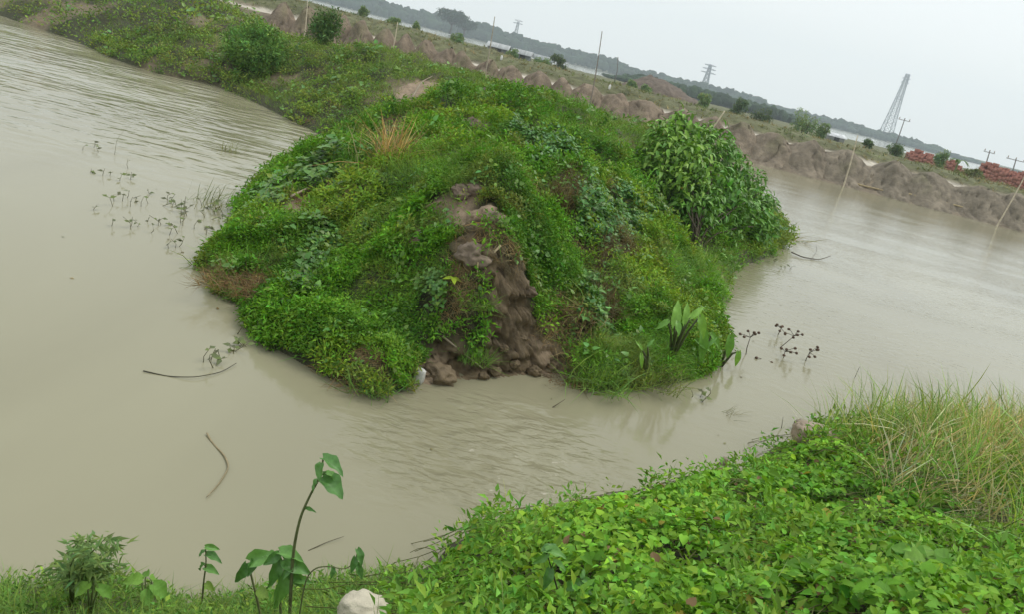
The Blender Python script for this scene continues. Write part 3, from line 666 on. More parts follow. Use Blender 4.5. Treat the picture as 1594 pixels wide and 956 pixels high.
vine = thing('creeping_vine', on_ground(1100, 880, near_h), 'bright green heart leaved creeper blanketing the near bank', 'creeper')
pl = Plants(); pl.scatter(vine_t, vp[rest], vR[rest], vs_[rest], vc[rest])
sx, sy = near_points(N_VINE, 700); sa = rng.uniform(0, 6.28, 700)
gs = Geo()
for x_, y_, a_ in zip(sx, sy, sa):
    L_ = rng.uniform(.25, .6); q = np.stack([x_ + np.cos(a_) * np.linspace(0, L_, 5), y_ + np.sin(a_) * np.linspace(0, L_, 5) + .04 * np.sin(np.linspace(0, 5, 5))], 1)
    gs.tube(np.column_stack([q, near_h(q[:, 0], q[:, 1]) + .08 + .16 * fbm(q[:, 0], q[:, 1], 1.6, 3, 140)]), .0028, 3, (.16, .17, .06), False)
o = pl.build('leaf_mass', M_leaf, vine); o.location = -vine.location; o['kind'] = 'stuff'
o = gs.build('runner_stems', M_leaf, vine); o.location = -vine.location; o['kind'] = 'stuff'
vme = []
for k_, (V_, T_, Q_, _) in enumerate(vine_t):
    for j_, c_ in enumerate(((.13, .32, .022), (.19, .39, .03), (.105, .26, .022))):
        vme.append(mesh('vine_leaf', V_, [T_, Q_], M_leaf, np.tile(c_, (len(V_), 1))))
for i_ in top300:
    o = link('leaf', vme[int(rng.integers(0, len(vme)))], vine)
    Rm = Matrix(vR[i_].tolist()).to_4x4(); o.matrix_basis = Matrix.Translation(Vector(vp[i_]) - vine.location) @ Rm @ Matrix.Scale(vs_[i_], 4)
# --- tall grass at the right, sparse grass through the creeper, weeds along the left shore
tall, strawy, low = Plants(), Plants(), Plants()
TUFT_T = [make_tuft(8, .80, (.25, 1.0), .008, .7, 4) for _ in range(8)]
TUFT_F = [make_tuft(9, .30, (.3, 1.2), .013, .9, 2) for _ in range(8)]
x, y = near_points(N_TALL, 2300); n = len(x); p = np.stack([x, y, near_h(x, y)], 1)
tl = np.array([.75, -.1, 1.0]) + rng.normal(0, .4, (n, 3)) * np.array([1, 1, .2]); yw = rng.normal(.2, .9, n)
k = rng.random(n) < .25 + .75 * sstep(0, .9, signed_dist(x, y, N_TALL[0])); x, y, p, tl, yw = x[k], y[k], p[k], tl[k], yw[k]; n = len(x)
dr = fbm(x, y, 1.3, 3, 180) + rng.normal(0, .09, n) > .51
tall.scatter(TUFT_T, p[~dr], fr(tl[~dr], yw[~dr]), rng.uniform(.55, 1.15, int((~dr).sum())), jitter_col((.25, .38, .085), int((~dr).sum()), .25))
strawy.scatter(TUFT_T, p[dr], fr(tl[dr], yw[dr]), rng.uniform(.45, .95, int(dr.sum())), jitter_col((.54, .47, .26), int(dr.sum()), .25))
x, y = near_points(N_TALL, 1500); n = len(x); p = np.stack([x, y, near_h(x, y)], 1)
low.scatter(SPR_FN + SPR_FA, p, fr(np.array([0, 0, 1]) + rng.normal(0, .3, (n, 3)), rng.uniform(0, 6.28, n)), rng.uniform(.8, 1.8, n), jitter_col((.17, .33, .04), n))
x, y = near_points(N_VINE, 150); n = len(x); p = np.stack([x, y, near_h(x, y) + .05], 1)
tall.scatter([make_tuft(4, .42, (.1, .7), .007, .5, 4) for _ in range(6)], p, fr(np.array([.3, 0, 1]) + rng.normal(0, .25, (n, 3)), rng.uniform(0, 6.28, n)), rng.uniform(.5, 1.1, n), jitter_col((.22, .30, .09), n, .2))
x, y = near_points(N_VINE, 1500); n = len(x); p = np.stack([x, y, near_h(x, y) + .06 + .2 * fbm(x, y, 1.6, 3, 140)], 1); k = fbm(x, y, 1.1, 3, 195) > .5; p = p[k]; n = len(p)
low.scatter(SPR_FN + SPR_FA, p, fr(np.array([0, 0, 1]) + rng.normal(0, .35, (n, 3)), rng.uniform(0, 6.28, n)), rng.uniform(.8, 1.4, n), jitter_col((.20, .38, .05), n))
x, y = near_points(N_LEFT, 3400); n = len(x); p = np.stack([x, y, near_h(x, y)], 1); h_ = .6 + .9 * fbm(x, y, 2.5, 3, 190)
ty = rng.random(n)
for lo_, hi_, tm, c_, s_ in ((0, .6, TUFT_F, (.17, .29, .055), .5), (.6, .85, SPR_FN, (.15, .29, .045), .6), (.85, 1, SPR_FA, (.17, .32, .045), .8)):
    k = (ty >= lo_) & (ty < hi_); m_ = int(k.sum()); low.scatter(tm, p[k], fr(np.array([0, 0, 1]) + rng.normal(0, .3, (m_, 3)), rng.uniform(0, 6.28, m_)), s_ * h_[k] * rng.uniform(.6, 1.2, m_), jitter_col(c_, m_, .22))
tag(tall.build('tall_grass', M_leaf), 'tall green sedge grass leaning over the near bank at right', None, kind='stuff')
tag(strawy.build('straw_grass', M_straw), 'pale dry straw standing among the tall green grass at right', None, kind='stuff')
tag(low.build('shore_weeds', M_leaf), 'low weeds and grass along the near shore', None, kind='stuff')

# ================================================================== FAR SHORE: WOOD, TREES, TOWERS
V, Q = sheet(-900, 1150, 885, 1330, .6, 40, 16); V[:, 2] = np.where(V[:, 1] < 890, -.4, V[:, 2] + np.clip((V[:, 1] - 890) * .02, 0, 4))
tag(link('far_shore_ground', mesh('far_shore_ground', V, [Q], M_bank, np.tile([.16, .17, .10], (len(V), 1)))), 'low ground on the far side of the river', None, kind='structure')
sil = [(480, -28), (545, -12), (612, 1), (658, 13), (686, 20), (742, 32), (765, 34), (799, 47), (827, 58), (855, 65), (895, 73), (947, 83), (968, 92), (992, 104), (1024, 110), (1065, 121), (1096, 124), (1115, 133), (1139, 136), (1180, 147), (1197, 158), (1250, 171), (1303, 182), (1356, 197), (1402, 207), (1443, 223), (1467, 226), (1484, 238), (1517, 245), (1549, 256), (1594, 266)]
SP = np.array([at_y(px, py, 925.) for px, py in sil])
wood = Geo(); k = 0
for row, (Yr, f, lo) in enumerate(((900, .62, 3.0), (925, .97, 4.5), (960, .92, 5.0))):
    x = -620.0
    while x < 900:
        hgt = float(np.interp(x, SP[:, 0], SP[:, 2])) * f * random.uniform(.82, 1.04)
        rr_ = random.uniform(3.5, 8.0); r_v = min(hgt * .5, rr_ * random.uniform(.8, 1.1))
        g = random.uniform(.75, 1.25); c_ = (.030 * g, .052 * g * random.uniform(.9, 1.1), .028 * g)
        wood.blob((x, Yr + random.uniform(-9, 9), hgt - r_v), (rr_, rr_ * .9, r_v), .5, 1, k % 97, c_, 1.8)
        if hgt > 2.4 * r_v: wood.blob((x + random.uniform(-3, 3), Yr - 4, (hgt - r_v) * .5), (rr_ * .9, rr_ * .8, hgt * .45), .4, 1, k % 89, c_, 1.6)
        x += rr_ * random.uniform(.75, 1.2); k += 1
for k in range(260):                                  # nearer spit of wooded ground right of centre
    px = random.uniform(935, 1275); Yr = random.uniform(345, 420); q = at_y(px, 150, Yr); fade = min(1, (px - 930) / 60, (1290 - px) / 70)
    hgt = random.uniform(2.6, 5.2) * max(.3, fade); rr_ = random.uniform(1.5, 3.2); g = random.uniform(.75, 1.25)
    wood.blob((q[0], Yr, hgt * .5), (rr_, rr_, hgt * .55), .5, 1, k % 97, (.045 * g, .075 * g, .035 * g), 1.8)
tag(wood.build('far_wood', M_far, None), 'hazy blue green wood lining the far side of the river', None, kind='stuff')

def lobed_crown(g, lobes, n, size, colr, up=.5, tm=None, down=.0):
    """leaf sprays through several lobes; returns Plants"""
    tot = sum(l[1][0] * l[1][1] + l[1][0] * l[1][2] for l in lobes)
    for ctr, rd in lobes:
        m = int(n * (rd[0] * rd[1] + rd[0] * rd[2]) / tot); d = rng.normal(size=(m, 3)); d /= np.linalg.norm(d, axis=1)[:, None]
        q = rng.random(m) ** .42; lump = .5 + .95 * fbm(d[:, 0] * 2 + ctr[0], d[:, 1] * 2 + d[:, 2] * 2.3 + ctr[1], 1.3, 3, 5)
        p = np.asarray(ctr) + d * (q * lump)[:, None] * np.asarray(rd); nn = d + rng.normal(0, .45, (m, 3)) + np.array([0, 0, up])
        g.scatter(tm, p, fr(nn, np.arctan2(d[:, 1], d[:, 0]) + rng.normal(0, .7, m)), size * rng.uniform(.7, 1.25, m), jitter_col(colr, m, .22))
LS = [(*leaf_small(.5, .1, .25), np.ones((5, 3)))]
CLUMP = [make_sprig(leaf_small(.55, .1, .3), 7, .55, .6, .35, (-.2, 1.4)) for _ in range(6)]
def rain_tree(px, py, Y, wd, label):
    b = at_y(px, py, Y); b[2] = .6; t = thing('far_tree', b, label, 'tree', 'umbrella shaped trees across the river')
    top = at_y(px, py, Y)[2]; g = Geo(); hh = wd * .62
    g.tube([(0, 0, 0), (.4, 0, hh * .35), (0, 0, hh * .62)], [1.0, .8, .6], 7, (.09, .075, .06))
    for a_ in np.linspace(0, 6.28, 7)[:-1]: g.tube([(0, 0, hh * .45), (math.cos(a_) * wd * .2, math.sin(a_) * wd * .2, hh * .72), (math.cos(a_) * wd * .38, math.sin(a_) * wd * .38, hh * .85)], [.5, .35, .15], 5, (.09, .075, .06))
    g.build('trunk', M_wood, t); cr = Plants()
    lobes = [((math.cos(a_) * wd * .28, math.sin(a_) * wd * .2, hh * (.84 + .08 * random.random())), (wd * .24, wd * .24, hh * .16)) for a_ in np.linspace(0, 5.5, 7)] + [((0, 0, hh * .92), (wd * .3, wd * .3, hh * .17))]
    lobed_crown(cr, lobes, 520, 3.0, (.035, .06, .03), .8, CLUMP); cr.build('crown', M_leaf, t)
rain_tree(701, 47, 640, 24, 'broad umbrella crowned tree, larger of two at the river far shore')
rain_tree(722, 49, 680, 18, 'small umbrella crowned tree just right of the broad one')

def lattice_tower(base, hgt, w0, w1, n, label, arms=(), thick=.45, name='lattice_tower'):
    t = thing(name, base, label, 'pylon'); cgrey = (.30, .32, .35)
    zs = [hgt * (1 - (1 - i / n) ** 1.25) for i in range(n + 1)]
    def wd(z): u = z / hgt; return w1 + (w0 - w1) * (1 - u) ** 1.35
    cs = ((-1, -1), (1, -1), (1, 1), (-1, 1))
    for sx_, sy_ in cs:
        g = Geo(); g.tube([(sx_ * wd(z) / 2, sy_ * wd(z) / 2, z) for z in zs], thick * .8, 4, cgrey); g.build('leg', M_metal, t)
    g = Geo()
    for i in range(n):
        for q in range(4):
            a, b = cs[q], cs[(q + 1) % 4]; w_, v_ = wd(zs[i]) / 2, wd(zs[i + 1]) / 2
            g.bar((a[0] * w_, a[1] * w_, zs[i]), (b[0] * v_, b[1] * v_, zs[i + 1]), thick * .7, cgrey); g.bar((b[0] * w_, b[1] * w_, zs[i]), (a[0] * v_, a[1] * v_, zs[i + 1]), thick * .7, cgrey)
            g.bar((a[0] * v_, a[1] * v_, zs[i + 1]), (b[0] * v_, b[1] * v_, zs[i + 1]), thick * .7, cgrey)
    g.build('bracing', M_metal, t)
    for z_, L_ in arms:
        g = Geo()
        for s_ in (-1, 1):
            g.bar((0, 0, z_), (s_ * L_, 0, z_ + .5), thick, cgrey); g.bar((0, 0, z_ + hgt * .05), (s_ * L_, 0, z_ + .5), thick * .7, cgrey)
        g.build('cross_arm', M_metal, t)
    return t
b = at_y(1380, 205, 985.); topz = at_y(1406, 113, 985.)[2]
lattice_tower((b[0], 985, 2), topz - 2, 13, 3.4, 10, 'tall tapering steel lattice tower rising above the far wood', ((topz * .90, 4.5), (topz * .84, 4.5), (topz * .60, 3.5)), .62)
b = at_y(1098, 128, 1000.); topz = at_y(1104, 100, 1000.)[2]
lattice_tower((b[0], 1000, 4), topz - 4, 9, 2.5, 8, 'distant pylon with three cross arms behind the wood', ((topz * .62, 9), (topz * .74, 8), (topz * .86, 7)), .75, 'pylon')
b = at_y(804, 47, 1050.); topz = at_y(806, 33, 1050.)[2]
lattice_tower((b[0], 1050, 4), topz - 4, 6, 2, 6, 'faintest pylon, a pale stub above the wood left of centre', ((topz * .8, 6), (topz * .9, 5)), .6, 'pylon')

# ================================================================== FAR BANK: GRASS, HEAPS, POLES, HUTS, SHRUBS
fg_ = Plants(); n = 4000; x = rng.uniform(-42, 46, n); s = rng.uniform(7.0, 16, n) ; y = yf(x) + s
TUFT_W = [make_tuft(7, .5, (.3, 1.0), .06, .9, 2) for _ in range(6)]
a = fbm(x, y, .35, 3, 200)[:, None]; cc = np.array([.17, .20, .075]) * (1 - sstep(.4, .62, a)) + np.array([.26, .23, .12]) * sstep(.4, .62, a)
ok = rng.random(n) < .35 + .65 * sstep(.35, .55, fbm(x, y, .6, 3, 205))
fg_.scatter(TUFT_W, np.stack([x, y, far_h(x, y)], 1)[ok], fr(np.array([0, 0, 1]) + rng.normal(0, .25, (n, 3)), rng.uniform(0, 6.28, n))[ok], rng.uniform(.4, .9, n)[ok], jitter_col(cc, n, .2)[ok])
tag(fg_.build('far_dike_grass', M_straw), 'olive dry grass growing on the far low dike', None, kind='stuff')
ORD = 'first second third fourth fifth sixth seventh eighth ninth tenth eleventh twelfth thirteenth fourteenth fifteenth sixteenth seventeenth eighteenth nineteenth twentieth twenty-first twenty-second twenty-third twenty-fourth twenty-fifth twenty-sixth twenty-seventh twenty-eighth twenty-ninth thirtieth'.split()
heap_px = [(440, 2), (483, 11), (510, 18), (536, 24), (564, 31), (600, 42), (632, 52), (663, 61), (697, 71), (723, 79), (762, 92), (796, 100), (838, 109), (878, 120), (915, 131), (963, 143), (1010, 155), (1065, 168), (1112, 180), (1158, 190), (1207, 206), (1265, 218), (1326, 234), (1397, 250), (1452, 267), (1531, 289), (1590, 303)]
for k, (px, py) in enumerate(heap_px):
    d = ray(px, py); Y = 56.
    for _ in range(20): Y = float(yf(d[0] / d[1] * Y)) + 2.1
    c = at_y(px, py, Y); hgt = c[2] + .05; nb = [abs(heap_px[q][0] - px) for q in (k - 1, k + 1) if 0 <= q < len(heap_px)]; rx = max(.95, .53 * max(nb) * Y / FOC) * random.uniform(.95, 1.1); ry = 2.25
    u = np.linspace(-1.1, 1.1, 39); v = np.linspace(-1.1, 1.1, 37); U_, V_ = np.meshgrid(u, v, indexing='ij')
    X = c[0] + U_ * rx; Yq = c[1] + V_ * ry; wob = fbm(X, Yq, .8, 3, 500 + k) - .5; wo2 = fbm(X, Yq, 1.3, 3, 530 + k) - .5
    rho = np.sqrt((U_ + wob * .7) ** 2 + np.where(V_ < 0, V_ * .9, V_ * 1.2) ** 2 + wo2 * .25 * np.abs(U_) + .004)
    base = far_h(X, Yq); dome = np.clip(1.12 * (1 - np.abs(rho) ** random.uniform(.95, 1.4)), -.15, 1)
    Z = base - .05 + np.maximum(hgt - 1.4, .35) * dome
    P3 = np.stack([X.ravel(), Yq.ravel(), Z.ravel()], 1)
    for q_ in range(len(P3)):
        dm = dome.flat[q_]
        if dm > -.05:
            w3 = Vector(P3[q_]); f3 = (mnoise.ridged_multi_fractal(w3 * .75, .9, 2.15, 5, 1.0, 2.0) - 1.2) * .08 - .22 * max(0, .06 - abs(mnoise.noise(w3 * .9))) / .06 + mnoise.noise(w3 * 3.7) * .06
            P3[q_] += np.array([0, -.75, .55]) * f3 * min(1, .35 + dm * 2)
    X, Yq, Z = (P3[:, q_].reshape(X.shape) for q_ in range(3))
    grey = sstep(5, 22, c[0]); cl = np.array([.225, .178, .130]) * (1 - grey) + np.array([.21, .18, .136]) * grey
    tone = (.72 + .56 * fbm(X, Yq, 1.4, 4, 250 + k)).ravel()[:, None]
    ol = (sstep(.5, .7, fbm(X, Yq, .8, 3, 260 + k)) * sstep(.35, .9, dome)).ravel()[:, None] * .5
    i = (np.arange(38)[:, None] * 37 + np.arange(36)[None]); Qh = np.stack([i, i + 37, i + 38, i + 1], -1).reshape(-1, 4)
    Vh = np.stack([X.ravel() - c[0], Yq.ravel() - c[1], Z.ravel()], 1)
    o = link('mud_heap', mesh('mud_heap', Vh, [Qh], M_bank, (cl * (1 - ol) + np.array([.13, .13, .065]) * ol) * tone), None, (c[0], c[1], 0))
    tag(o, f'brown mud heap on the far bank, {ORD[k]} from the left of the row', 'mud heap', 'mud heaps along the far bank')

def pole(pa, pb, Y, label, rad_=.05, c_=(.55, .48, .36), name='bamboo_pole', group='bamboo poles along the far bank', below=.5, Yb=None):
    a = at_y(*pa, Y); b = at_y(*pb, Yb or Y); d = b - a; a = a - d / np.linalg.norm(d) * below
    L_ = np.linalg.norm(b - a); n_ = max(5, int(L_ / .4)); pts = [(b - a) * u + np.array([.05 * math.sin(u * 3), 0, 0]) * L_ * .25 for u in np.linspace(0, 1, n_ * 2)]
    g = Geo(); g.tube(pts, [rad_ * (1.18 if i % 2 else 1) * (1 - .5 * i / (2 * n_)) for i in range(2 * n_)], 6, c_)
    o = g.build(name, M_wood, None, True, tuple(a)); return tag(o, label, 'pole', group)
pole((1313, 288), (1335, 210), 52.4, 'bamboo pole standing in the water right of the bush, bent at its top')
pole((1549, 355), (1596, 272), 50.9, 'bamboo pole leaning right at the right edge of the picture')
pole((917, 165), (937, 48), 55.5, 'tallest dark bamboo pole standing behind the grassy crest', .05, (.22, .19, .16), below=.9)
pole((755, 110), (770, 25), 56.8, 'tall bamboo pole behind the dike left of the tallest one', .05, (.36, .32, .25), below=1.5)
pole((611, 76), (619, 34), 58.0, 'short bamboo pole behind the dike near the small shrub', .05, below=1.3)
pole((475, 40), (479, -6), 59.0, 'bamboo pole cut by the top edge of the picture', .05, below=1.4)
pole((1108, 200), (1128, 172), 54.3, 'short slanting bamboo stick behind the big bush', .06, below=.8)
def lying(pa, pb, label, h, c_=(.38, .33, .22), r_=.04, name='bamboo_pole', lift=.05):
    a = np.array(on_ground(*pa, h)); b = np.array(on_ground(*pb, h)); a[2] += lift; b[2] += lift; n_ = 8
    pts = [(b - a) * u + np.array([0, 0, .02 * math.sin(u * 9)]) for u in np.linspace(0, 1, n_)]; g = Geo(); g.tube(pts, np.linspace(r_, r_ * .6, n_), 6, c_)
    return tag(g.build(name, M_wood, None, True, tuple(a)), label, 'pole' if name == 'bamboo_pole' else 'stick')
wl = lambda x, y: np.maximum(far_h(x, y), 0.0)
lying((1305, 281), (1375, 300), 'left of two bamboo canes washed up along the far waterline', wl, (.36, .29, .17), .09, lift=.12)
lying((1390, 301), (1500, 326), 'longer bamboo cane washed up along the far waterline at right', wl, (.38, .31, .18), .09, lift=.12)

def utility_pole(px, py, ptx, pty, Y, label, arm=1.2):
    b = at_y(px, py, Y); tp = at_y(ptx, pty, Y); b[2] = 1.0; t = thing('utility_pole', b, label, 'utility pole', 'utility poles beyond the far bank')
    h_ = tp[2] - 1.0; g = Geo(); g.tube([(0, 0, 0), (0, 0, h_ * .5), (tp[0] - b[0], 0, h_)], [.11, .09, .07], 7, (.20, .19, .18)); g.build('post', M_wood, t)
    if arm:
        g = Geo(); g.box((tp[0] - b[0] - arm, -.05, h_ * .93), (tp[0] - b[0] + arm, .05, h_ * .93 + .09), (.20, .19, .18)); g.build('cross_arm', M_wood, t)
        for s_ in (-.85, 0, .85):
            g = Geo(); g.tube([(tp[0] - b[0] + s_ * arm, 0, h_ * .93 + .14), (tp[0] - b[0] + s_ * arm, 0, h_ * .93 + .42)], [.07, .05], 6, (.3, .25, .2)); g.build('insulator', M_metal, t)
utility_pole(957, 125, 962, 88, 150, 'thin dark utility pole behind the grassy crest near centre', 0)
utility_pole(1396, 220, 1409, 183, 140, 'dark utility pole standing beside the tall lattice tower', 1.0)
utility_pole(1532, 262, 1541, 234, 120, 'utility pole left of the large brick pile', .8)
utility_pole(1576, 268, 1582, 246, 115, 'utility pole behind the large brick pile at right', 1.3)

def shrub_far(px, py, Y, wpx, hpx, label, colr=(.19, .28, .11), group='shrubs beyond the far bank', name='shrub'):
    """py is the crown's middle"""
    k_ = Y / FOC; c = at_y(px, py, Y); gz = float(far_h(np.array([c[0]]), np.array([Y]))[0]); b = (c[0], Y, gz); w, h_ = wpx * k_ / 2, hpx * k_ / 2
    t = thing(name, b, label, 'shrub', group); zc = c[2] - gz
    g = Geo()
    for a_ in range(4): g.tube([(0, 0, -.1), (math.cos(a_ * 1.6) * w * .25, math.sin(a_ * 1.6) * w * .2, zc * .7), (math.cos(a_ * 1.6) * w * .5, math.sin(a_ * 1.6) * w * .4, zc + h_ * .3)], [.05 + .03 * w, .03, .01], 5, (.10, .085, .06))
    g.build('stems', M_wood, t); cr = Plants()
    lobes = [((random.uniform(-.7, .7) * w, random.uniform(-.4, .4) * w, zc + random.uniform(-.7, .55) * h_), (w * random.uniform(.2, .5), w * .4, h_ * random.uniform(.25, .55))) for _ in range(8)]
    lobes += [((random.uniform(-.5, .5) * w, 0, zc * .45), (w * .6, w * .5, zc * .5)) for _ in range(2)]
    lobed_crown(cr, lobes, 420, max(.2, w * .13) * 1.3, colr, .5, CLUMP); cr.build('crown', M_leaf, t)
shrub_far(566, 18, 90, 14, 14, 'lone small shrub furthest left on the far low dike')
shrub_far(612, 33, 90, 26, 12, 'low spreading shrub on the far dike left of the umbrella tree')
shrub_far(648, 42, 92, 9, 14, 'narrow upright shrub on the far dike below the umbrella tree')
shrub_far(712, 57, 95, 22, 12, 'round shrub on the far dike right below the umbrella tree')
shrub_far(870, 92, 100, 34, 16, 'long low shrub right of the tin huts', (.085, .125, .05))
shrub_far(985, 130, 95, 16, 12, 'small round shrub in front of the earth mound, left one')
shrub_far(1007, 138, 92, 14, 10, 'small round shrub in front of the earth mound, right one')
shrub_far(1097, 152, 88, 22, 20, 'dark round shrub at the right foot of the earth mound')
shrub_far(1150, 161, 95, 32, 26, 'pale green bushy shrub right of the earth mound', (.10, .16, .065))
shrub_far(1185, 176, 95, 40, 18, 'low wide shrub next to the pale green one', (.085, .13, .05))
shrub_far(1258, 188, 90, 46, 34, 'largest dark green shrub on the far dike')
shrub_far(1284, 200, 86, 22, 20, 'shrub joined to the right of the largest one')
shrub_far(1392, 232, 84, 34, 16, 'spreading shrub right of the lattice tower foot', (.09, .15, .05))
shrub_far(1352, 222, 84, 18, 8, 'tiny low shrub left of the tower shrub', (.09, .15, .05))
shrub_far(1467, 245, 80, 20, 22, 'shrub between the two red brick piles')
shrub_far(1512, 268, 76, 40, 14, 'yellowish low shrub before the large brick pile', (.14, .16, .05))

# banana plant
b = at_y(1492, 250, 80); gz = 1.3; t = thing('banana_plant', (b[0], 80, gz), 'small banana plant with arching leaves between the brick piles', 'plant')
g = Geo(); g.tube([(0, 0, 0), (.05, 0, .9), (0, 0, b[2] - gz)], [.13, .11, .07], 7, (.20, .22, .09)); g.build('stem', M_wood, t)
for a_ in (0.2, 1.3, 2.6, 3.3, 4.4, 5.5):
    zc = b[2] - gz; u = np.linspace(0, 1, 7); L_ = random.uniform(1.1, 1.5); ux_ = L_ * u * .85; uz_ = zc + L_ * (.75 * u - .95 * u ** 2); w_ = .17 * np.sin(np.pi * (u * .85 + .12)); g = Geo()
    P_ = []
    for i in range(7):
        for s_ in (-1, 0, 1): P_.append((math.cos(a_) * ux_[i] - math.sin(a_) * s_ * w_[i], math.sin(a_) * ux_[i] + math.cos(a_) * s_ * w_[i], uz_[i] - .05 * abs(s_)))
    Qb = [[i * 3 + j, i * 3 + j + 1, i * 3 + j + 4, i * 3 + j + 3] for i in range(6) for j in range(2)]; g.add(P_, None, Qb, (.11, .19, .06)); g.build('leaf', M_leaf, t)

# great earth mound beyond the bank
c = at_y(1030, 152, 125.); g = Geo(); u = np.linspace(-1, 1, 60); v = np.linspace(-1, 1, 40); U_, V_ = np.meshgrid(u, v, indexing='ij'); W_ = 7.5
prof = np.interp(u, [-1, -.7, -.35, -.05, .2, .5, .8, 1], [0, .55, .98, 1, .78, .5, .25, 0])[:, None]
topz = at_y(1020, 118, 125.)[2]; Z = (topz - 1.2) * prof * np.clip(1 - V_ ** 2, 0, 1) ** .7 + (fbm(U_ * 7, V_ * 5, .9, 4, 400) - .5) * 1.0 * np.clip(1 - V_ ** 2, 0, 1) * (prof > .02)
i = (np.arange(59)[:, None] * 40 + np.arange(39)[None]); tn = (.8 + .4 * fbm(U_ * 8, V_ * 8, 1, 4, 402)).ravel()[:, None]
o = link('earth_mound', mesh('earth_mound', np.stack([U_.ravel() * W_, V_.ravel() * 6, Z.ravel()], 1), [np.stack([i, i + 40, i + 41, i + 1], -1).reshape(-1, 4)], M_bank, np.array([.15, .12, .095]) * tn), None, (c[0], 125, 1.1))
tag(o, 'large brown earth mound rising behind the far dike near centre', 'earth mound')

# tin huts
def hut(pxl, pxr, pyt, Y, label, wallc, roofc, dep=3.0):
    a = at_y(pxl, pyt, Y); b_ = at_y(pxr, pyt + (pxr - pxl) * .247, Y); gz = 1.2; w = b_[0] - a[0]; hh_ = (a[2] + b_[2]) / 2 - gz
    t = thing('tin_hut', (a[0], Y, gz), label, 'hut', 'tin huts beyond the far bank')
    g = Geo(); g.box((.1, 0, 0), (w - .1, dep, hh_ - .35), wallc); g.build('wall', M_metal, t, False)
    g = Geo(); nr_ = 14
    for i in range(nr_):
        x0_, x1_ = -.15 + (w + .3) * i / nr_, -.15 + (w + .3) * (i + .93) / nr_; g.add([(x0_, -.4, hh_ - .42), (x1_, -.4, hh_ - .42), (x1_, dep * .5, hh_ + .1), (x0_, dep * .5, hh_ + .1), (x1_, dep + .4, hh_ - .42), (x0_, dep + .4, hh_ - .42), (x0_, -.4, hh_ - .46), (x1_, -.4, hh_ - .46)], None, [[0, 1, 2, 3], [3, 2, 4, 5], [6, 7, 1, 0]], np.array(roofc) * random.uniform(.8, 1.1))
    g.build('roof', M_metal, t, False)
    g = Geo(); g.box((w * .4, -.03, 0), (w * .4 + min(.8, w * .3), -.004, min(1.7, hh_ * .75)), (.10, .10, .10)); g.build('door', M_metal, t, False)
hut(760, 792, 64, 100, 'grey tin hut with pale roof, left one of the hut row', (.24, .25, .25), (.42, .44, .44))
hut(800, 828, 75, 102, 'middle tin hut with low pale roof', (.22, .24, .24), (.38, .40, .40))
hut(832, 862, 84, 104, 'right tin hut half hidden by the long shrub', (.22, .24, .22), (.32, .35, .35))
hut(1290, 1318, 205, 130, 'far pale shed roof right of the largest shrub', (.35, .36, .36), (.62, .64, .65))
shrub_far(798, 82, 98, 18, 13, 'shrub standing between the left and middle tin huts')
shrub_far(845, 96, 96, 30, 16, 'dark shrub in front of the right tin hut')

# brick piles
def brick_mat():
    m, n, l, p = newmat('stacked_brick'); tc = n.new('ShaderNodeTexCoord'); bt = n.new('ShaderNodeTexBrick'); bt.inputs['Scale'].default_value = 2.2
    bt.inputs['Color1'].default_value = (.40, .165, .115, 1); bt.inputs['Color2'].default_value = (.34, .145, .11, 1); bt.inputs['Mortar'].default_value = (.24, .12, .09, 1)
    mp = n.new('ShaderNodeMapping'); mp.inputs['Rotation'].default_value = (rad(90), 0, 0); l.new(tc.outputs['Object'], mp.inputs[0]); l.new(mp.outputs[0], bt.inputs['Vector']); l.new(bt.outputs['Color'], p.inputs['Base Color']); p.inputs['Roughness'].default_value = .9; return m
M_brick = brick_mat()
def brick_pile(px0, px1, pyt, Y, label, prof, sd):
    R_ = random.Random(sd); a = at_y(px0, pyt, Y); b_ = at_y(px1, pyt + (px1 - px0) * .247, Y); gz = 1.15; w = b_[0] - a[0]; hh_ = (a[2] + b_[2]) / 2 - gz
    t = thing('brick_pile', (a[0], Y, gz), label, 'brick pile', 'red brick piles beyond the far bank'); n_ = max(6, int(w / .38))
    for i in range(n_):
        g = Geo(); u = (i + .5) / n_; H_ = hh_ * float(np.interp(u, np.linspace(0, 1, len(prof)), prof)); x0_ = w * i / n_
        for j in range(3):
            z = 0.0
            while z < H_ * (1 - .12 * (2 - j)) * R_.uniform(.9, 1.03) - .05:
                dz = R_.uniform(.25, .5); jx, jy = R_.uniform(-.03, .03), R_.uniform(-.05, .05); g.box((x0_ + jx, j * .62 - .9 + jy, z), (x0_ + w / n_ * .97 + jx, j * .62 - .32 + jy, z + dz * .98)); z += dz
        if g.n: g.build('brick_stack', M_brick, t, False)
brick_pile(1418, 1462, 233, 88, 'small red brick pile near the tower side, left one', (.75, 1, .95, .9, .7), 1)
brick_pile(1474, 1512, 246, 86, 'low red brick pile under the banana plant', (.8, 1, .7, .6, .5), 2)
brick_pile(1530, 1640, 250, 84, 'large red brick pile at the right edge of the picture', (.55, 1, 1, .85, .9, .95, .9, 1, .9), 3)

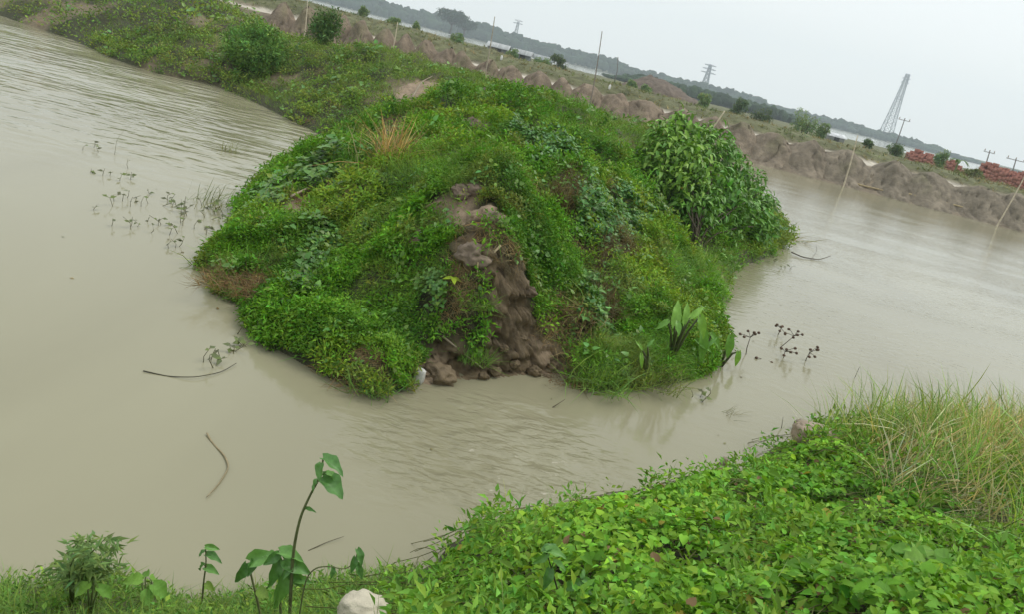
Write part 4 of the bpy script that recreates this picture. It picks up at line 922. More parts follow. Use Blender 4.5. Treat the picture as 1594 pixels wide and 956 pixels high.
# ================================================================== BUSH AND SHRUBS ON THE DIKE
def leaf_variants(tm, cols, mat, name):
    V_, T_, Q_ = tm; return [mesh(name, V_, [T_, Q_], mat, np.tile(c_, (len(V_), 1)) * rng.uniform(.92, 1.08, (len(V_), 1))) for c_ in cols]
base = on_ground(1082, 388, dike_h)
bush = thing('leafy_bush', base, 'big glossy broad leaved bush on the right end of the dike', 'bush')
lob = [((1036, 208, 18.8), .36), ((1060, 205, 19.2), .42), ((1088, 224, 19.2), .46), ((1114, 226, 19.6), .46), ((1022, 236, 18.4), .34), ((1052, 246, 18.3), .50), ((1082, 262, 18.3), .50), ((1034, 274, 18.0), .34), ((1068, 292, 17.9), .42), ((1060, 186, 19.4), .22),
       ((1132, 258, 20.0), .48), ((1154, 280, 20.2), .48), ((1174, 306, 20.4), .40), ((1122, 294, 18.9), .50), ((1100, 318, 18.0), .40), ((1145, 318, 19.0), .48), ((1172, 340, 19.8), .42), ((1192, 334, 20.4), .30), ((1206, 352, 20.6), .22), ((1136, 350, 18.6), .34), ((1188, 362, 20.0), .26), ((1066, 318, 17.7), .26), ((1092, 338, 17.7), .28), ((1020, 214, 18.6), .2), ((1100, 205, 19.6), .24), ((1140, 236, 20.2), .24), ((1196, 312, 20.6), .2)]
g = Geo()
for (px, py, Y), r_ in lob[::3]:
    c = at_y(px, py, Y) - base; m_ = c * .5 + np.array([0, 0, .25]); g.tube([(0, 0, -.1), c * .2 + np.array([0, 0, .25]), m_ + rng.normal(0, .08, 3), c, c * 1.08 + rng.normal(0, .1, 3)], [.024, .02, .016, .011, .005], 6, (.09, .075, .05))
g.build('branches', M_wood, bush)
LP, LN, LY, LC = [], [], [], []
for (px, py, Y), r_ in lob:
    c = at_y(px, py, Y) - base; m = int(1500 * r_ * r_); d = rng.normal(size=(m, 3)); d /= np.linalg.norm(d, axis=1)[:, None]; q = (rng.random(m) ** .35)[:, None]
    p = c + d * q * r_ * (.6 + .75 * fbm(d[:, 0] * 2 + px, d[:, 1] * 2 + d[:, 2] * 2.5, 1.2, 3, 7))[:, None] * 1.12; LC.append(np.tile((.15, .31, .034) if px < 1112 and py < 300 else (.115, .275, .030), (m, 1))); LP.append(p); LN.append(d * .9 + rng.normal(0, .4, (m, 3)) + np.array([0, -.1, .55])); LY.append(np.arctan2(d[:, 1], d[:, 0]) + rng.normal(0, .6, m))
LP, LN, LY = np.concatenate(LP), np.concatenate(LN), np.concatenate(LY); nB = len(LP); LC = np.concatenate(LC); k = (LP + base)[:, 2] > .15; LP, LN, LY, LC = LP[k], LN[k], LY[k], LC[k]; nB = len(LP)
# leaves hang from their stalks: pitch the frame downward along the leaf
R_ = fr(LN, LY); tip = rng.uniform(.3, 1.25, nB); ct, st_ = np.cos(tip), np.sin(tip)
Rp = np.zeros((nB, 3, 3)); Rp[:, 0, 0] = ct; Rp[:, 0, 2] = st_; Rp[:, 1, 1] = 1; Rp[:, 2, 0] = -st_; Rp[:, 2, 2] = ct
od = LN / np.linalg.norm(LN, axis=1)[:, None]; xd = od * np.array([.7, .7, .15]) + np.stack([rng.normal(0, .35, nB), rng.normal(0, .35, nB), -rng.uniform(-.25, .75, nB)], 1); xd /= np.linalg.norm(xd, axis=1)[:, None]
zd = od + np.array([0, 0, .5]) + rng.normal(0, .3, (nB, 3)); zd -= xd * (zd * xd).sum(1)[:, None]; zd /= np.linalg.norm(zd, axis=1)[:, None]; R_ = np.stack([xd, np.cross(zd, xd), zd], 2); LSz = rng.uniform(.10, .20, nB) * rng.choice([.7, 1, 1, 1.2], nB)
view = c_pos - base; view = view / np.linalg.norm(view); front = LP @ view + LP[:, 2] * .3
pick = np.argsort(-(front + rng.normal(0, .25, nB)))[:300]; rest = np.ones(nB, bool); rest[pick] = False
bl = leaf_lance(.46, .12, .35); blt = [(*bl, np.ones((len(bl[0]), 3)))]
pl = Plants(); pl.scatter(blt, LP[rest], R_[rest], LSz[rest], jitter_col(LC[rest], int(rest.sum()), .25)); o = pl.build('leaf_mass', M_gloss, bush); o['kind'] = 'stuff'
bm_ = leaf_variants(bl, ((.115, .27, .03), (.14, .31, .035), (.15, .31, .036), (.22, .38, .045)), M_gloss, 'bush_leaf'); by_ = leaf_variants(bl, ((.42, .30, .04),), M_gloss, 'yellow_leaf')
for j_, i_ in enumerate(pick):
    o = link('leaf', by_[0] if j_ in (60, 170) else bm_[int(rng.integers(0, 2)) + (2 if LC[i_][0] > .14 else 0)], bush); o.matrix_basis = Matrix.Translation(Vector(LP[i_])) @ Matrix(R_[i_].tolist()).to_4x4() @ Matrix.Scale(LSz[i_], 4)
def dike_shrub(px, py, Y, lobes, n, size, label, colr, name='shrub', cat='shrub', tm=None, group=None, foot=None):
    c0 = at_y(px, py, Y); b = np.array([c0[0], c0[1], float(dike_h(c0[:1], c0[1:2])[0])]) if foot is None else foot
    t = thing(name, b, label, cat, group); g = Geo(); L = []
    for (lx, ly, lY), (rx, ry, rz) in lobes:
        c = at_y(lx, ly, lY) - b; L.append((c, (rx, ry, rz))); g.tube([(0, 0, -.1), c * .5 + np.array([.03, 0, .1]), c], [.025, .018, .008], 5, (.14, .12, .07))
    g.build('stems', M_wood, t); cr = Plants(); lobed_crown(cr, L, n, size, colr, .5, tm or SPR_N); cr.build('foliage', M_leaf, t); return t
dike_shrub(392, 95, 28, [((375, 72, 28), (.55, .5, .45)), ((400, 62, 28.4), (.6, .5, .5)), ((422, 75, 28.2), (.5, .5, .45)), ((395, 88, 27.6), (.8, .6, .4))], 900, 2.4, 'rounded green shrub growing on the left slope of the dike', (.125, .245, .045), tm=SPR_N)
dike_shrub(506, 55, 31, [((500, 48, 31), (.35, .3, .3)), ((512, 42, 31.2), (.35, .3, .4)), ((505, 36, 31), (.2, .2, .3))], 330, 2.4, 'small shrub on the dike crest beside the pole', (.10, .19, .05))
dike_shrub(1195, 385, 22.5, [((1195, 372, 22.4), (.55, .5, .32)), ((1210, 360, 23), (.45, .4, .32)), ((1170, 385, 21.5), (.6, .4, .25)), ((1150, 395, 20.5), (.5, .4, .2))], 700, 1.9, 'yellow green grassy shrub at the water edge under the big bush', (.22, .31, .05), tm=SPR_N)
# reddish tussock and straw stooks standing out of the weeds
def tussock(px, py, label, colr, k, h_, lean=(0, 0, 1), name='grass_tussock', spread=.16, mat=None, w=.010, g_=None, ground=dike_h, cat='grass tussock'):
    b = on_ground(px, py, ground); t = Plants(); n_ = k; p = np.stack([np.clip(rng.normal(0, 1, n_), -1.4, 1.4) * spread, np.clip(rng.normal(0, 1, n_), -1.4, 1.4) * spread, np.full(n_, -.02)], 1)
    t.scatter([(*blade(b_, w, 3), np.ones((7, 3))) for b_ in (.2, .5, .8, 1.1)], p, fr(np.asarray(lean) + rng.normal(0, .32, (n_, 3)), rng.uniform(0, 6.28, n_)), h_ * rng.uniform(.5, 1.15, n_), jitter_col(colr, n_, .25))
    o = t.build(name, mat or M_straw); o.location = Vector(b); return tag(o, label, cat, g_)
tussock(872, 322, 'reddish green wispy tussock halfway down the right slope', (.17, .155, .055), 420, .46, w=.008)
tussock(940, 492, 'dark red brown tussock low on the right slope', (.135, .11, .05), 300, .38, w=.008)
tussock(603, 268, 'straw coloured dry stook leaning on the left slope', (.46, .33, .15), 260, .95, (.25, .2, 1), 'dry_stook', .12, w=.009)
tussock(570, 275, 'thin pale dead stalks standing left of the straw stook', (.36, .33, .20), 26, 1.0, (.05, .1, 1), 'dead_stalks', .22, w=.006)
tussock(650, 288, 'long dark green grass clump above the bare path', (.085, .17, .04), 380, .42, (-.4, -.3, 1), w=.009, mat=M_leaf, spread=.26)
tussock(738, 562, 'fresh green grass tuft at the foot of the gully', (.14, .27, .045), 240, .30, w=.010, mat=M_leaf, spread=.12)
tussock(740, 475, 'pale green grass tuft hanging beside the gully', (.16, .24, .06), 200, .28, (.3, -.3, .8), w=.010, mat=M_leaf, spread=.12)
tussock(930, 596, 'bright long leaved grass clump at the front waterline', (.14, .25, .05), 300, .42, (0, -.3, .8), w=.013, mat=M_leaf, spread=.25)
tussock(1005, 590, 'yellow green grass clump at the waterline left of the taro', (.17, .22, .055), 320, .45, (.1, -.2, .9), w=.010, mat=M_leaf, spread=.25)
tussock(580, 606, 'green weed tuft at the nearest tip of the left slope', (.12, .23, .045), 200, .26, (0, -.3, .8), w=.012, mat=M_leaf, spread=.14)
tussock(884, 590, 'rusty brown root mat hanging at the waterline right of gully', (.20, .115, .05), 260, .34, (-.2, -.6, -.35), 'root_mat', .14, w=.006)
tussock(395, 440, 'brown dead grass mat drooping to the water at the left tip', (.25, .17, .085), 900, .28, (-.25, -.4, .4), 'dead_grass_mat', .32, w=.010)
tussock(560, 590, 'small brown dead grass mat on the left waterline', (.27, .19, .10), 200, .26, (-.1, -.5, .1), 'dead_grass_mat', .16, w=.008)
tussock(470, 315, 'brown dead fronds above the bare hollow on the left', (.23, .15, .08), 220, .36, (-.2, -.3, .3), 'dead_fronds', .22, w=.009)

# taro plants
taro_blade = leaf_fine(.36, .2, .24, .14, 9, .36, .03); taro_me = leaf_variants(taro_blade, ((.14, .32, .045), (.20, .40, .055), (.11, .27, .04)), M_gloss, 'taro_leaf')
def taro(foot, leaves, label, Y0):
    b = on_ground(*foot, dike_h); b[2] = max(b[2], .02); dY = b[1] - Y0 - .45; t = thing('taro_plant', b, label, 'taro plant', 'taro plants at the water edge')
    for (bx, by, bY), (tx, ty, tY), wd_ in leaves:
        a = at_y(bx, by, bY + dY); e = at_y(tx, ty, bY + (tY - bY) * .3 + dY); g = Geo(); c = a - b; g.tube([(0, 0, -.05), c * .55 + np.array([0, 0, .06]), c], [.022, .016, .009], 6, (.10, .12, .05)); st = g.build('stalk', M_gloss, t)
        leaf_obj(taro_me[int(rng.integers(0, 3))], a, e, t, (0, -.75, .5), wd_)
taro((1045, 560), [((1050, 508, 11.5), (1058, 466, 11.9), 1.0), ((1066, 505, 11.5), (1072, 470, 11.8), .9), ((1040, 500, 11.4), (1022, 512, 11.1), 1.1), ((1055, 502, 11.3), (1058, 522, 10.9), 1.2), ((1090, 492, 11.6), (1098, 530, 11.4), 1.0), ((1075, 495, 11.4), (1098, 476, 11.7), .9)], 'largest taro plant with tall upright arrow leaves', 11.2)
taro((1090, 572), [((1095, 515, 11.2), (1094, 572, 10.9), .75), ((1108, 520, 11.4), (1124, 545, 11.3), .9), ((1085, 530, 11.2), (1110, 548, 11.0), 1.0), ((1100, 540, 11.2), (1118, 525, 11.4), .8)], 'taro plant with hanging leaves right of the largest one', 11.0)
taro((1118, 582), [((1137, 525, 11.5), (1134, 560, 11.3), 1.1), ((1150, 548, 11.6), (1146, 572, 11.4), 1.1)], 'leaning two leaved taro plant standing in the water', 11.2)
taro((1005, 585), [((1008, 540, 10.4), (1020, 527, 10.6), .8), ((998, 552, 10.3), (1000, 575, 10.1), .8), ((1000, 545, 10.4), (990, 530, 10.5), .7)], 'small taro plant among the grass left of the others', 10.2)

# gourd creeper leaves standing out on the left edge
gme = leaf_variants(leaf_fine(1.05, .05, .12, .16, 8, .40, .05), ((.15, .27, .06), (.19, .31, .08), (.12, .23, .05)), M_leaf, 'gourd_leaf')
gb = on_ground(470, 290, dike_h); gourd = thing('gourd_creeper', gb, 'pale broad leaved gourd creeper on the left edge of the dike', 'creeper')
for px, py in ((505, 232), (520, 240), (498, 250), (512, 254), (525, 256), (480, 262), (455, 280), (462, 284), (526, 277), (505, 276), (437, 302), (432, 318), (420, 330), (425, 342), (436, 340), (415, 318), (440, 292), (472, 273), (448, 296), (408, 306), (490, 268), (515, 222), (540, 262)):
    a = on_ground(px, py, dike_h, lift=.14); an = random.uniform(0, 6.28); L_ = random.uniform(.11, .19)
    leaf_obj(gme[random.randrange(3)], a, a + np.array([math.cos(an) * L_, math.sin(an) * L_, -.04]), gourd, (random.uniform(-.4, .2), random.uniform(-.6, 0), 1), 1.0)
g = Geo(); pts = [on_ground(px, py, dike_h, lift=.07) - gb for px, py in ((400, 345), (430, 318), (455, 290), (490, 270), (515, 250), (530, 232))]; g.tube(pts, .008, 5, (.15, .18, .07)); g.build('runner_stem', M_leaf, gourd)

# mud boulders, sticks, rags on the dike
def clod(px, py, r_, label, sd, c_=(.20, .15, .11), lift=0.0):
    b = on_ground(px, py, dike_h); g = Geo(); g.blob((0, 0, r_ * .08 + lift), (r_, r_ * .85, r_ * .7), .4, 3, sd, c_, 1.4); o = g.build('mud_clod', M_mud, None, True, tuple(b)); return tag(o, label, 'mud clod', 'dried mud clods on the dike')
clod(737, 400, .19, 'large smooth dried mud boulder at the top of the gully', 3, (.20, .155, .11)); clod(718, 302, .13, 'rounded mud lump above the bare path, left of a pair', 5); clod(740, 298, .12, 'rounded mud lump above the bare path, right of a pair', 8)
clod(735, 200, .22, 'crumbly mud mound top on the dike crest', 9, (.17, .13, .09)); clod(770, 345, .13, 'flat mud lump at the right end of the bare path', 12)
for i_, (px, py, r_) in enumerate(((770, 580, .07), (800, 570, .065), (832, 580, .085), (860, 572, .065), (785, 545, .055), (812, 530, .05), (752, 590, .06), (852, 590, .06))):
    clod(px, py, r_, ('wet mud block at the foot of the gully, ' + ORD[i_] + ' of eight') , 20 + i_, (.135, .10, .056))
clod(685, 588, .17, 'bare wet mud bulge left of the gully at the waterline', 40, (.17, .128, .076)); clod(822, 455, .10, 'small mud overhang on the right gully wall', 41, (.11, .08, .05))
def stick(pts, r_, label, c_=(.33, .27, .18), h=dike_h, lift=.06, name='stick', cat='stick', zs=None, mat=None):
    P_ = [on_ground(px, py, h, lift=lift) if zs is None else at_z(px, py, zs[i]) for i, (px, py) in enumerate(pts)]; b = np.array(P_[0]); g = Geo(); n_ = len(P_)
    t_ = np.linspace(0, n_ - 1, n_ * 4); Pi = np.stack([np.interp(t_, range(n_), [p[k_] for p in P_]) for k_ in range(3)], 1)
    for _ in range(2): Pi[1:-1] = (Pi[:-2] + Pi[1:-1] * 2 + Pi[2:]) / 4
    g.tube(Pi - b, np.linspace(r_, r_ * .5, len(Pi)), 5, c_); return tag(g.build(name, mat or M_wood, None, True, tuple(b)), label, cat)
stick([(686, 538), (712, 562), (748, 588)], .014, 'bare grey stick slanting down to the water left of gully', (.30, .25, .18), lift=.10)
stick([(585, 362), (616, 347)], .020, 'pale straight stick lying on the left slope', (.42, .38, .30), lift=.12); stick([(660, 328), (676, 320), (692, 322)], .012, 'thin forked twig on the bare path', (.36, .28, .17), lift=.04)
stick([(452, 316), (478, 302), (492, 295)], .02, 'pale broken branch over the bare hollow on the left', (.36, .30, .22), lift=.10)
b = on_ground(742, 452, dike_h); tp = at_y(744, 408, b[1]); g = Geo(); g.tube([(0, 0, -.05), tp - b], [.011, .008], 5, (.48, .40, .22)); tag(g.build('dry_cane', M_straw, None, True, tuple(b)), 'upright pale dry cane beside the gully', 'cane')
b = on_ground(775, 400, dike_h, lift=.12); tp = at_y(752, 410, b[1] - .1); g = Geo(); g.tube([(0, 0, 0), tp - b], [.014, .010], 5, (.45, .38, .24)); tag(g.build('dry_cane', M_straw, None, True, tuple(b)), 'short dry cane lying across the mud boulder', 'cane')
stick([(640, 160), (655, 132), (672, 124)], .03, 'grey dead branch along the bare upper patch', (.28, .24, .17), lift=.10)
def rag(px, py, size, label, name, cat, ground, c_, sd, flat=.6, lift=.03):
    b = on_ground(px, py, ground); V_, T_ = ico(3); nz_ = np.array([mnoise.fractal(Vector(v * 1.6) + Vector((sd, sd * 2, 0)), .8, 2.2, 5) for v in V_]); cr_ = np.array([abs(mnoise.noise(Vector((v[0] * 2.2 + sd, v[1] * 5.5, v[2] * 5.5)))) for v in V_])
    V_ = np.sign(V_) * np.abs(V_) ** .75; V2 = V_ * (1 + .12 * nz_ - .22 * cr_)[:, None] * np.asarray(size); V2[:, 2] = V2[:, 2] * flat + size[2] * .35 + lift
    return tag(link(name, mesh(name, V2, [T_], M_plastic, np.tile(c_, (len(V2), 1)) * (.9 + .25 * cr_)[:, None]), None, tuple(b)), label, cat)
rag(652, 592, (.06, .05, .10), 'crumpled white plastic bag at the waterline left of gully', 'plastic_bag', 'bag', dike_h, (.58, .58, .54), 4, 1.0, .0)
rag(652, 380, (.03, .03, .06), 'small torn white rag caught in the weeds of the left slope', 'rag', 'rag', dike_h, (.50, .49, .45), 6, 1.0, .08)
rag(556, 998, (.12, .09, .10), 'dirty white woven sack half buried in the near grass', 'woven_sack', 'sack', near_h, (.60, .55, .42), 9, .9, .12)
rag(1262, 700, (.24, .20, .16), 'weathered brown ribbed sack on the near bank edge', 'weathered_sack', 'sack', near_h, (.36, .28, .20), 14, .8, .10)
rag(1246, 672, (.10, .09, .10), 'small round brown stone behind the weathered sack', 'stone', 'stone', lambda x, y: np.maximum(near_h(x, y), 0), (.26, .22, .16), 17, .9, .02)
# fresh yellow green sprout
b = on_ground(702, 450, dike_h); t = thing('sprout', b, 'lime green sprout beside the gully', 'plant'); sm = leaf_variants(leaf_lance(.5, .05, .2), ((.36, .50, .04),), M_leaf, 'sprout_leaf')
g = Geo(); g.tube([(0, 0, 0), (0, 0, .14)], .005, 4, (.3, .4, .06)); g.build('stem', M_leaf, t)
for a_ in (.2, 1.9, 3.3, 5.0): leaf_obj(sm[0], b + np.array([0, 0, .13]), b + np.array([math.cos(a_) * .12, math.sin(a_) * .12, .11]), t, (0, -.4, 1))

# ================================================================== SAPLINGS AND STUMPS ON THE NEAR BANK
sap_me = leaf_variants(leaf_fine(.60, .34, .32, .12, 10, .36, .06), ((.12, .28, .065), (.15, .33, .075), (.10, .24, .06)), M_gloss, 'sapling_leaf'); sap_y = leaf_variants(leaf_fine(.80, .1, .26, .10), ((.20, .32, .05),), M_gloss, 'sapling_leaf')
def sapling(stem, leaves, label, r_=.007, c_=(.13, .15, .06), name='sapling'):
    b = on_ground(*stem[0], near_h); Y = b[1]; t = thing(name, b, label, 'sapling', 'young saplings on the near shore'); P_ = [b - b] + [at_y(px, py, Y + dy) - b for px, py, dy in stem[1]]
    n_ = len(P_); t_ = np.linspace(0, n_ - 1, n_ * 4); Pi = np.stack([np.interp(t_, range(n_), [p[k_] for p in P_]) for k_ in range(3)], 1)
    for _ in range(3): Pi[1:-1] = (Pi[:-2] + Pi[1:-1] * 2 + Pi[2:]) / 4
    g = Geo(); g.tube(Pi, np.linspace(r_, r_ * .45, len(Pi)), 6, c_); g.build('stem', M_wood, t)
    for bx, by, tx, ty, dy, wd_, yl in leaves:
        a = at_y(bx, by, Y); e = at_y(tx, ty, Y + dy); e = a + (e - a) * .86; j = int(np.argmin(np.linalg.norm(Pi + b - a, axis=1))); j = max(0, j - 1)
        lf = leaf_obj(sap_y[0] if yl else sap_me[random.randrange(3)], a, e, t, (random.uniform(-.7, .7), random.uniform(-.9, -.2), .8), wd_)
        g = Geo(); g.tube([Pi[j], (Pi[j] + a - b) / 2 + np.array([0, 0, .004]), a - b], .0028, 4, (.13, .19, .07)); g.build('leaf_stalk', M_leaf, t)
sapling([(450, 985), [(453, 910, 0), (457, 855, 0), (467, 805, 0), (486, 765, 0), (498, 745, 0), (503, 716, 0)]],
        [(503, 714, 541, 737, -.05, .9, 0), (500, 722, 494, 752, -.08, .8, 0), (502, 744, 543, 776, -.03, 1.25, 0), (497, 748, 480, 768, -.03, .9, 0), (476, 792, 493, 797, -.02, .6, 0), (508, 738, 532, 752, .03, .9, 0)], 'tallest sapling rising over the water near the lower left', .009)
sapling([(412, 985), [(398, 925, 0), (388, 885, 0), (392, 874, 0)]], [(383, 878, 364, 918, -.05, .75, 0), (390, 874, 430, 862, -.03, 1.0, 0), (394, 872, 388, 902, -.07, .9, 0), (402, 918, 418, 932, -.05, .9, 1)], 'leaning sapling with drooping leaf left of the tallest one')
sapling([(438, 985), [(436, 930, 0), (438, 890, 0), (434, 862, 0)]], [(434, 862, 408, 884, -.07, 1.0, 0), (436, 860, 474, 868, -.05, .9, 0), (442, 872, 488, 896, -.04, .9, 0), (440, 890, 430, 965, -.09, .62, 0), (432, 872, 420, 926, -.08, .75, 0), (450, 880, 470, 924, -.05, .8, 0), (448, 862, 452, 846, .04, 1.0, 0), (455, 872, 440, 905, -.09, .9, 0), (458, 900, 486, 908, -.04, .8, 0), (428, 866, 402, 862, .02, .8, 0)], 'bushy many leaved sapling at the foot of the tallest one')
sapling([(313, 960), [(317, 905, 0), (321, 880, 0), (320, 852, 0)]], [(319, 858, 306, 868, -.03, .9, 0), (321, 864, 348, 874, -.03, .8, 0), (320, 852, 346, 856, .02, .8, 0), (319, 884, 342, 893, -.03, .9, 0), (318, 880, 305, 888, .02, .8, 0), (321, 908, 333, 922, -.03, .9, 1)], 'small slim sapling standing alone at the lower left', .006)
sapling([(462, 985), [(475, 900, 0), (492, 884, 0), (512, 882, 0), (538, 888, 0), (552, 876, 0), (557, 858, 0)]], [(556, 856, 567, 886, -.04, .8, 0), (553, 868, 546, 898, -.05, .75, 0), (556, 878, 566, 908, -.03, .7, 0), (518, 884, 516, 906, -.03, .8, 0)], 'thin arching vine shoot reaching right from the saplings', .004)
sapling([(882, 985), [(870, 925, 0), (858, 885, 0), (850, 858, 0)]], [(850, 858, 888, 866, -.02, .9, 0), (846, 860, 868, 842, .04, .9, 0), (856, 886, 846, 926, -.07, .8, 0), (852, 862, 826, 884, -.03, .7, 0), (862, 876, 884, 886, -.04, .8, 0)], 'sapling with broad leaves standing in the near creeper', .006, (.06, .06, .035))
sapling([(905, 985), [(904, 930, 0), (905, 905, 0)]], [(903, 906, 868, 922, -.03, .9, 0), (907, 903, 930, 912, -.02, .9, 0), (906, 906, 942, 936, -.05, .9, 0), (904, 900, 912, 884, .03, .9, 0)], 'short broad leaved sapling right of the other creeper sapling', .006, (.06, .06, .035))
big = leaf_variants(leaf_fine(.8, .22, .3, .14, 9, .38, .06), ((.15, .32, .05), (.19, .36, .06)), M_leaf, 'broad_leaf')
def rosette(px, py, L_, n_, label):
    b = on_ground(px, py, near_h); t = thing('broadleaf_weed', b, label, 'weed', 'broad leaved weeds on the near bank')
    for i in range(n_):
        a_ = i * 6.28 / n_ + random.uniform(-.3, .3); a = b + np.array([math.cos(a_) * .03, math.sin(a_) * .03, .16 + random.uniform(0, .05)]); leaf_obj(big[i % 2], a, a + np.array([math.cos(a_) * L_, math.sin(a_) * L_, random.uniform(-.05, .02)]), t, (0, -.3, 1), random.uniform(.8, 1.1))
        g = Geo(); g.tube([(0, 0, -.02), a - b], [.006, .004], 4, (.15, .20, .07)); g.build('stalk', M_leaf, t)
rosette(1425, 920, .17, 5, 'broad leaved weed poking out near the lower right corner'); rosette(1260, 940, .16, 4, 'broad leaved weed at the bottom edge right of centre'); rosette(225, 955, .09, 5, 'lobed broad leaved weed at the lower left shore'); rosette(140, 955, .08, 4, 'broad leaved weed near the lower left corner'); rosette(745, 842, .12, 5, 'broad leaved weed at the left tip of the creeper')
# feathery sapling at lower left
b = on_ground(110, 945, near_h); t = thing('feathery_weed', b, 'feathery pale green weed leaning right at the lower left', 'weed'); g = Geo(); pl = Plants()
for tx, ty in ((165, 838), (182, 850), (140, 848), (120, 862), (178, 870), (95, 880), (150, 880), (130, 840), (170, 890)):
    e = at_y(tx, ty, b[1] + random.uniform(-.15, .2)) - b; g.tube([(0, 0, 0), e * .55 + np.array([-.03, 0, .05]), e], [.006, .004, .002], 4, (.15, .2, .07)); n_ = 90
    u = rng.uniform(.3, 1.05, n_)[:, None]; p = (e * u) + np.array([-.03, 0, .05]) * (4 * u * (1 - u)) + rng.normal(0, .02, (n_, 3)); pl.scatter([(*leaf_small(.22, .03, .25), np.ones((5, 3)))], p, fr(rng.normal(0, .5, (n_, 3)) + np.array([0, -.4, 1]), rng.uniform(0, 6.28, n_)), rng.uniform(.035, .075, n_), jitter_col((.16, .26, .075), n_, .2))
g.build('stems', M_leaf, t); pl.build('foliage', M_leaf, t)
# stump and post on the bank edge
b = on_ground(1115, 745, near_h); t = thing('broken_stump', b, 'short broken grey stump leaning over the water edge', 'stump'); g = Geo(); e = at_y(1130, 714, b[1]) - b; g.tube([(-.06, 0, -.1), e * .4, e * .8, e], [.055, .05, .042, .03], 8, (.27, .22, .17)); g.build('trunk', M_wood, t)
g = Geo(); g.blob((-.1, 0, .03), (.12, .09, .07), .5, 2, 5, (.12, .10, .07)); g.build('root_clump', M_mud, t)
for px, py, tx, ty, lb in ((1210, 690, 1219, 650, 'dark thin dead reed at the bank tip'), (1500, 690, 1490, 655, 'dry reed stalk above the tall grass')):
    b = on_ground(px, py, near_h); e = at_y(tx, ty, b[1]) - b; g = Geo(); g.tube([(0, 0, 0), e * .6 + np.array([.01, 0, 0]), e], [.006, .005, .002], 5, (.13, .12, .08)); tag(g.build('dead_reed', M_wood, None, True, tuple(b)), lb, 'reed')

# ================================================================== WATER PLANTS AND DRIFT
def seed_stalk(px, py, tx, ty, label, heads=6, sc_=1.0):
    b = at_z(px, py, -.08); Y = b[1]; e = at_y(tx, ty, Y) - b; t = thing('seed_stalk', b, label, 'water plant', 'dead seed stalks standing in the right channel'); g = Geo(); g.tube([(0, 0, 0), e * .5 + rng.normal(0, .015, 3), e], [.008, .007, .005], 5, (.12, .095, .07)); g.build('stem', M_wood, t)
    for i in range(heads):
        d = rng.normal(0, 1, 3); d[2] = abs(d[2]) * .6 - .2; d = d / np.linalg.norm(d) * random.uniform(.10, .20) * sc_; g = Geo(); g.tube([e, e + d * .6 + np.array([0, 0, .01]), e + d], [.005, .004, .004], 4, (.08, .06, .045)); g.blob(e + d, (.024, .024, .02), .3, 1, i, (.11, .07, .05)); g.build('seed_head', M_wood, t)
for a in ((1208, 528, 1216, 512, 'small seed stalk furthest back in the right channel'), (1207, 548, 1236, 524, 'long leaning seed stalk reaching right'), (1216, 565, 1222, 548, 'seed stalk standing in front of the long leaning one'), (1252, 570, 1260, 550, 'rightmost seed stalk, with splayed legs'), (1160, 560, 1168, 526, 'seed stalk cluster next to the leaning taro'), (1182, 566, 1190, 562, 'low drowned seed stalk near the taro')): seed_stalk(*a)
dark_me = leaf_variants(leaf_small(.6, .06, .2), ((.13, .16, .075), (.17, .22, .08), (.12, .13, .075)), M_leaf, 'water_leaf')
def water_weed(px, py, n_, spread, label, hgt=.2, lsz=.075):
    b = at_z(px, py, 0); t = thing('water_weed', (b[0], b[1], -.03), label, 'water weed', 'drowned weeds standing in the left pond')
    for i in range(n_):
        o_ = np.array([rng.normal(0, spread), rng.normal(0, spread * 1.3), 0]); e = o_ + np.array([rng.normal(0, .08), rng.normal(0, .08), random.uniform(.4, 1) * hgt]); g = Geo(); m_ = (o_ + e) / 2 + rng.normal(0, .03, 3)
        g.tube([o_ - np.array([0, 0, .05]), m_, e], [.005, .004, .003], 4, (.16, .15, .09)); g.build('stem', M_wood, t)
        for q in range(random.choice((1, 2, 3))):
            a_ = random.uniform(0, 6.28); p = (b + (m_ + (e - m_) * random.random())); p[2] -= .03; leaf_obj(dark_me[random.randrange(3)], p, p + np.array([math.cos(a_), math.sin(a_), random.uniform(-.2, .6)]) * lsz * random.uniform(.7, 1.3), t, (rng.normal(0, .5), -.5, 1))
for a in ((190, 275, 6, .22, 'thin drowned weeds furthest from the dike, upper left group'), (205, 318, 9, .30, 'row of drowned weeds below the upper left group'), (240, 310, 6, .2, 'drowned weed group in the middle of the left pond'), (280, 318, 6, .22, 'drowned weed group left of the reed tuft'), (195, 352, 4, .10, 'small lone drowned weed below the row'), (292, 360, 14, .24, 'thickest pale green floating weed clump near the dike'), (325, 335, 9, .28, 'floating weeds under the reed tuft'), (265, 385, 3, .08, 'tiny drowned weed in front of the thick clump'), (375, 548, 8, .12, 'floating leafy sprig off the left slope'), (340, 565, 5, .07, 'small dark floating sprig left of the leafy one'), (1088, 622, 4, .06, 'small green sprig floating in front of the taro'), (360, 335, 8, .2, 'floating weeds touching the left edge of the dike'), (150, 236, 3, .3, 'scarcely visible weed stems in the rippled water'), (1215, 415, 7, .18, 'pale weeds in shallow water under the yellow green shrub')): water_weed(*a)
def reed_tuft(px, py, k, h_, label, lean, sp=.2, c_=(.19, .23, .09)):
    b = at_z(px, py, 0); t = Plants(); p = np.stack([rng.normal(0, sp, k), rng.normal(0, sp, k), np.full(k, -.05)], 1); t.scatter([(*blade(b_, .012, 4), np.ones((9, 3))) for b_ in (.1, .4, .8, 1.2)], p, fr(np.asarray(lean) + rng.normal(0, .2, (k, 3)), rng.normal(0, .8, k)), h_ * rng.uniform(.5, 1.1, k), jitter_col(c_, k, .2)); o = t.build('reed_tuft', M_leaf); o.location = (b[0], b[1], 0); tag(o, label, 'reeds')
